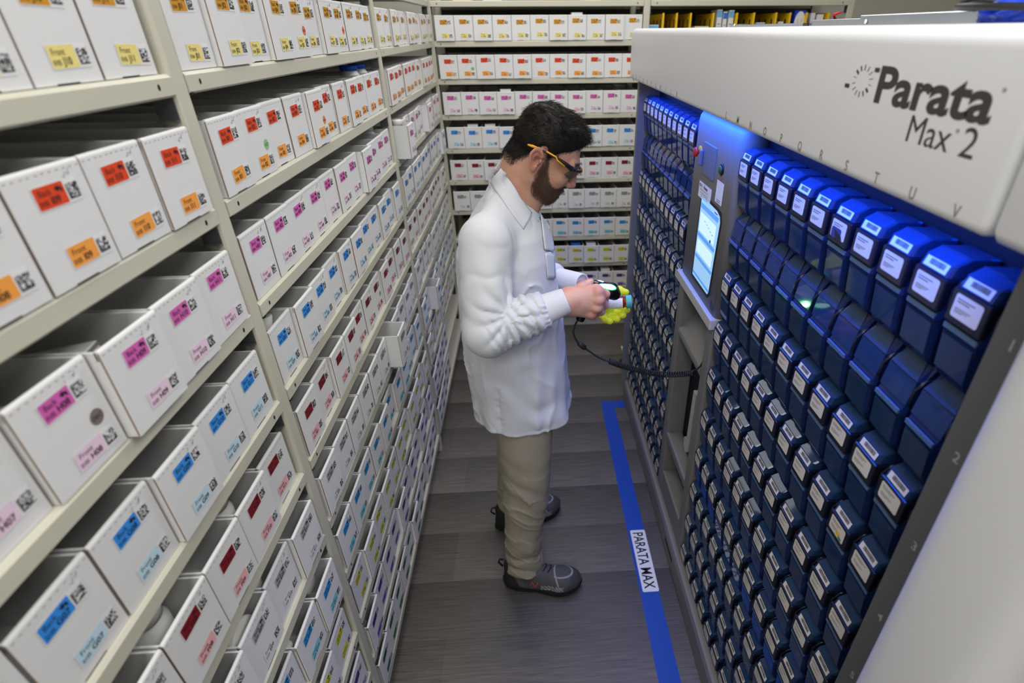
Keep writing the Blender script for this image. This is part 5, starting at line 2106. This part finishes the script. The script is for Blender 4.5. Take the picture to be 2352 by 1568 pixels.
# ------------------------------------------------------------------ yellow glove
glove_m = mat('yellow_glove', (226, 232, 40), 0.42, noise=(35, 0.08), bump=(260, 0.35))
sdf_object('glove', glove_fn, (0.05, 1.27, 1.04), (0.32, 1.50, 1.24), 0.0021, glove_m, person)

# ------------------------------------------------------------------ safety glasses
yel = mat('glasses_yellow', (236, 168, 24), 0.4)
lens_m = mat('lens_grey', (70, 74, 80), 0.06, trans=0.6, ior=1.4, alpha=0.72)


def hp_(f, s, u):
    return tuple(H2W(V3(f, s, u)))


gl = None
q = MB()
bar = []
for k in range(13):
    t = -1 + 2 * k / 12
    bar.append(hp_(0.1145 - 0.034 * abs(t) ** 2.4, -0.070 * t, 0.0260 + 0.002 * (1 - abs(t))))
q.tube(bar, [0.0036] * 13, black_p, 6)
gl = q.build('safety_glasses', person)
for s in (-1, 1):
    q = MB()
    q.tube([hp_(0.081, s * 0.070, 0.0260), hp_(0.060, s * 0.0745, 0.0285), hp_(0.034, s * 0.0765, 0.0300), hp_(0.006, s * 0.0775, 0.0275), hp_(-0.018, s * 0.0780, 0.0240), hp_(-0.034, s * 0.0770, 0.0200)],
           [0.0070, 0.0056, 0.0034, 0.0026, 0.0022, 0.0028], black_p, 6)
    o = q.build('temple_arm', gl)
    q = MB()
    q.tube([hp_(0.060, s * 0.0790, 0.0235), hp_(0.037, s * 0.0795, 0.0262), hp_(0.031, s * 0.0795, 0.0312), hp_(0.004, s * 0.0800, 0.0300)], [0.0022] * 4, yel, 5)
    q.build('yellow_trim', o)
    q = MB()
    q.tube([hp_(-0.014, s * 0.0795, 0.0265), hp_(-0.030, s * 0.0792, 0.0225), hp_(-0.042, s * 0.0770, 0.0190)], [0.0022, 0.0038, 0.0020], yel, 6)
    q.build('ear_tip', o)
    q = MB()
    vs, fs = [], []
    nu, nv = 8, 6
    for j in range(nv + 1):
        for i in range(nu + 1):
            a = i / nu; v = j / nv
            t = 0.10 + 0.92 * a
            f = 0.1155 - 0.034 * t ** 2.4 - 0.010 * v
            sx = 0.070 * t
            hgt = 0.029 * (1 - 0.35 * a ** 3) * (1 - 0.25 * (1 - a) ** 4)
            vs.append(hp_(f, s * sx, 0.0245 - hgt * v))
    for j in range(nv):
        for i in range(nu):
            fs.append((j * (nu + 1) + i, j * (nu + 1) + i + 1, (j + 1) * (nu + 1) + i + 1, (j + 1) * (nu + 1) + i))
    q.add(vs, fs, lens_m, True)
    q.build('lens', gl)
q = MB()
q.tube([hp_(0.1165, -0.022, 0.0285), hp_(0.1185, 0, 0.029), hp_(0.1165, 0.022, 0.0285)], 0.0016, yel, 5)
q.build('bridge_trim', gl)

# ------------------------------------------------------------------ barcode scanner with its coiled cord
sc_m = mat('scanner_black', (10, 11, 12), 0.16)
SA, SB = at_y(1364, 658, 1.268), at_y(1403, 668, 1.268)
HB = at_y(1332, 733, 1.238)


def scan_fn(P):
    d = cone(P, SA, SB, 0.0165, 0.0215)
    d = smin(d, cone(P, SB, SB + (SB - SA) * 0.22 + V3(0, 0, -0.006), 0.0205, 0.0165), 0.006)
    d = smin(d, cone(P, SA + V3(0.004, 0, -0.004), at_y(1346, 700, 1.243), 0.0155, 0.0125), 0.012)
    d = smin(d, cone(P, at_y(1346, 700, 1.243), HB, 0.0125, 0.0120), 0.008)
    ax = (HB - at_y(1346, 700, 1.243)); ax /= np.linalg.norm(ax)
    return smax(d, (P - HB) @ ax - 0.004, 0.003)


scanner = sdf_object('barcode_scanner', scan_fn, (0.08, 1.20, 1.10), (0.27, 1.31, 1.30), 0.0022, sc_m)
tag(scanner, 'black handheld barcode scanner glowing green in the bare hand', 'scanner')
glow = mat('scanner_glow', (230, 255, 240), 0.3, emit=((215, 255, 232), 2.2))
glow2 = mat('scanner_green', (40, 255, 110), 0.3, emit=((20, 255, 90), 2.5))
axs = (SB - SA) / np.linalg.norm(SB - SA)
tocam = -SB + V3(0, 0, EYE); tocam /= np.linalg.norm(tocam)


def on_scan(a, w, off=0.0010):
    """Point on the scanner skin: a metres along the barrel, w radians round it (0 = up, + toward the near side)."""
    up = V3(0, 0, 1) - axs * axs[2]; up /= np.linalg.norm(up)
    sd = np.cross(up, axs); sd = sd * (-1 if sd[1] > 0 else 1)
    dirv = up * math.cos(w) + sd * math.sin(w)
    p = SA + axs * a
    lo_, hi_ = 0.0, 0.05
    for _ in range(30):
        m__ = (lo_ + hi_) / 2
        if scan_fn((p + dirv * m__)[None])[0] < 0:
            lo_ = m__
        else:
            hi_ = m__
    return p + dirv * (lo_ + off)


def patch(name, m_, a0, a1, w0, w1, label=None, lift=0.0):
    n1, n2 = 14, 8
    ring = []
    q = MB()
    vs = [on_scan((a0 + a1) / 2, (w0 + w1) / 2, 0.0016 + lift)]
    fs = []
    for j in range(1, 4):
        for k in range(24):
            t = 2 * math.pi * k / 24
            vs.append(on_scan((a0 + a1) / 2 + (a1 - a0) / 2 * math.cos(t) * j / 3, (w0 + w1) / 2 + (w1 - w0) / 2 * math.sin(t) * j / 3, 0.0014 - 0.0003 * j + lift))
    for k in range(24):
        fs.append((0, 1 + k, 1 + (k + 1) % 24))
        for j in (0, 1):
            fs.append((1 + j * 24 + k, 1 + (j + 1) * 24 + k, 1 + (j + 1) * 24 + (k + 1) % 24, 1 + j * 24 + (k + 1) % 24))
    q.add(vs, fs, m_, True)
    o = q.build(name, scanner)
    if label:
        o['label'] = label
    return o


patch('light_window_rim', glow2, 0.008, 0.0550, 0.36, 1.13, 'bright green rim')
patch('light_window', glow, 0.0105, 0.0520, 0.42, 1.05, 'white-green lit window', 0.0007)
patch('top_light', glow, 0.004, 0.022, -0.45, 0.05, 'lit oval on the top')
patch('indicator', mat('indicator_blue', (30, 70, 255), 0.3, emit=((30, 70, 255), 4)), 0.0145, 0.0175, 0.14, 0.27, 'tiny blue light')
q = MB()
cp = [at_y(1328, 734, 1.236), at_y(1320, 748, 1.232), at_y(1317, 764, 1.226), at_y(1323, 780, 1.222), at_y(1333, 792, 1.220), at_y(1356, 808, 1.218), at_y(1376, 821, 1.216), at_y(1398, 829, 1.214), at_y(1403, 829, 1.214)]
sm_ = catmull(cp, 50)
q.tube(sm_, 0.0027, black_r, 8)
fer = [at_y(1328, 786, 1.221), at_y(1331, 789, 1.2208), at_y(1342, 798, 1.2195), at_y(1345, 801, 1.219)]
q.tube(fer, [0.004, 0.0078, 0.0078, 0.004], black_r, 12)
axis = catmull([at_y(1400, 829, 1.214), at_y(1430, 840, 1.214), at_y(1480, 853, 1.220), at_y(1530, 860, 1.230), at_y(1588, 857, 1.248)], 400)
turns = 46
hel = []
for i, p in enumerate(axis):
    t = i / 400
    tn = axis[min(i + 1, 400)] - axis[max(i - 1, 0)]
    tn = tn / np.linalg.norm(tn)
    u = np.cross(tn, V3(0, 0, 1)); u /= np.linalg.norm(u)
    w = np.cross(u, tn)
    r_ = 0.0072
    hel.append(p + (u * math.cos(2 * math.pi * turns * t) + w * math.sin(2 * math.pi * turns * t)) * r_)
q.tube(hel, 0.0017, black_r, 5)
q.tube([at_y(1588, 860, 1.250), at_y(1591, 851, 1.255), at_y(1598, 850, 1.262), V3(0.4995, 1.345, 0.930), V3(0.512, 1.36, 0.940)], 0.0026, black_r, 6)
q.build('coiled_cord', scanner)

# ------------------------------------------------------------------ amber pill bottle in the gloved palm
BA, BB = at_y(1391, 696, 1.338), at_y(1451, 692, 1.330)
bax = Vector(BB - BA).normalized()
M = Vector((0, 0, 1)).rotation_difference(bax).to_matrix().to_4x4()
M.translation = Vector(BA)
Lb = (Vector(BB) - Vector(BA)).length
amber = mat('amber_plastic', (226, 84, 12), 0.12, trans=0.75, ior=1.4)
teal = mat('teal_cap', (72, 178, 178), 0.4)
bt = thing('pill_bottle', 'amber pill bottle with teal cap lying in the yellow-gloved palm', 'bottle', (0, 0, 0))
q = MB()
rb = 0.0175
q.lathe([(0.010, 0), (rb - 0.001, 0.0005), (rb, 0.003), (rb, Lb - 0.024), (rb - 0.0025, Lb - 0.021), (rb - 0.0025, Lb - 0.016)], amber, 28, M)
q.build('bottle_body', bt)
q = MB()
vs, fs = [], []
for k in range(25):
    a = R(-160 + 320 * k / 24)
    for z in (0.0035, Lb - 0.0255):
        vs.append((math.cos(a) * (rb + 0.0003), math.sin(a) * (rb + 0.0003), z))
for k in range(24):
    if k != 9:
        fs.append((2 * k, 2 * k + 2, 2 * k + 3, 2 * k + 1))
q.add([tuple(M @ Vector(p)) for p in vs], fs, paper, True)
for j in range(4):
    for k in range(3, 21):
        if k in (9, 8):
            continue
        a0 = R(-160 + 320 * (k + 0.3) / 24)
        z0 = 0.008 + j * 0.0065
        if (k * 7 + j * 3) % 4:
            q.add([tuple(M @ Vector((math.cos(a0 + da) * (rb + 0.0006), math.sin(a0 + da) * (rb + 0.0006), z0 + dz))) for da, dz in ((0, 0), (0.035, 0), (0.035, 0.0045), (0, 0.0045))], [(0, 1, 2, 3)], mletter)
q.build('bottle_label', bt)
q = MB()
q.lathe([(rb + 0.0002, Lb - 0.0165), (rb + 0.0012, Lb - 0.0155), (rb + 0.0012, Lb - 0.001), (rb - 0.0002, Lb), (rb - 0.003, Lb), (rb - 0.0035, Lb - 0.003), (0.002, Lb - 0.003)], teal, 36, M, False)
q.build('bottle_cap', bt)

# light that the scanner throws
d = bpy.data.lights.new('scanner_beam', 'SPOT')
d.energy = 1.6; d.color = (0.15, 1.0, 0.25); d.spot_size = R(16); d.spot_blend = 0.6; d.shadow_soft_size = 0.006
o = bpy.data.objects.new('scanner_beam', d); C.objects.link(o)
src = Vector(SB + axs * 0.030 + V3(0, 0, 0.016)); dst = Vector((0.51, 0.93, 1.385))
o.location = src
o.rotation_euler = (dst - src).to_track_quat('-Z', 'Y').to_euler()
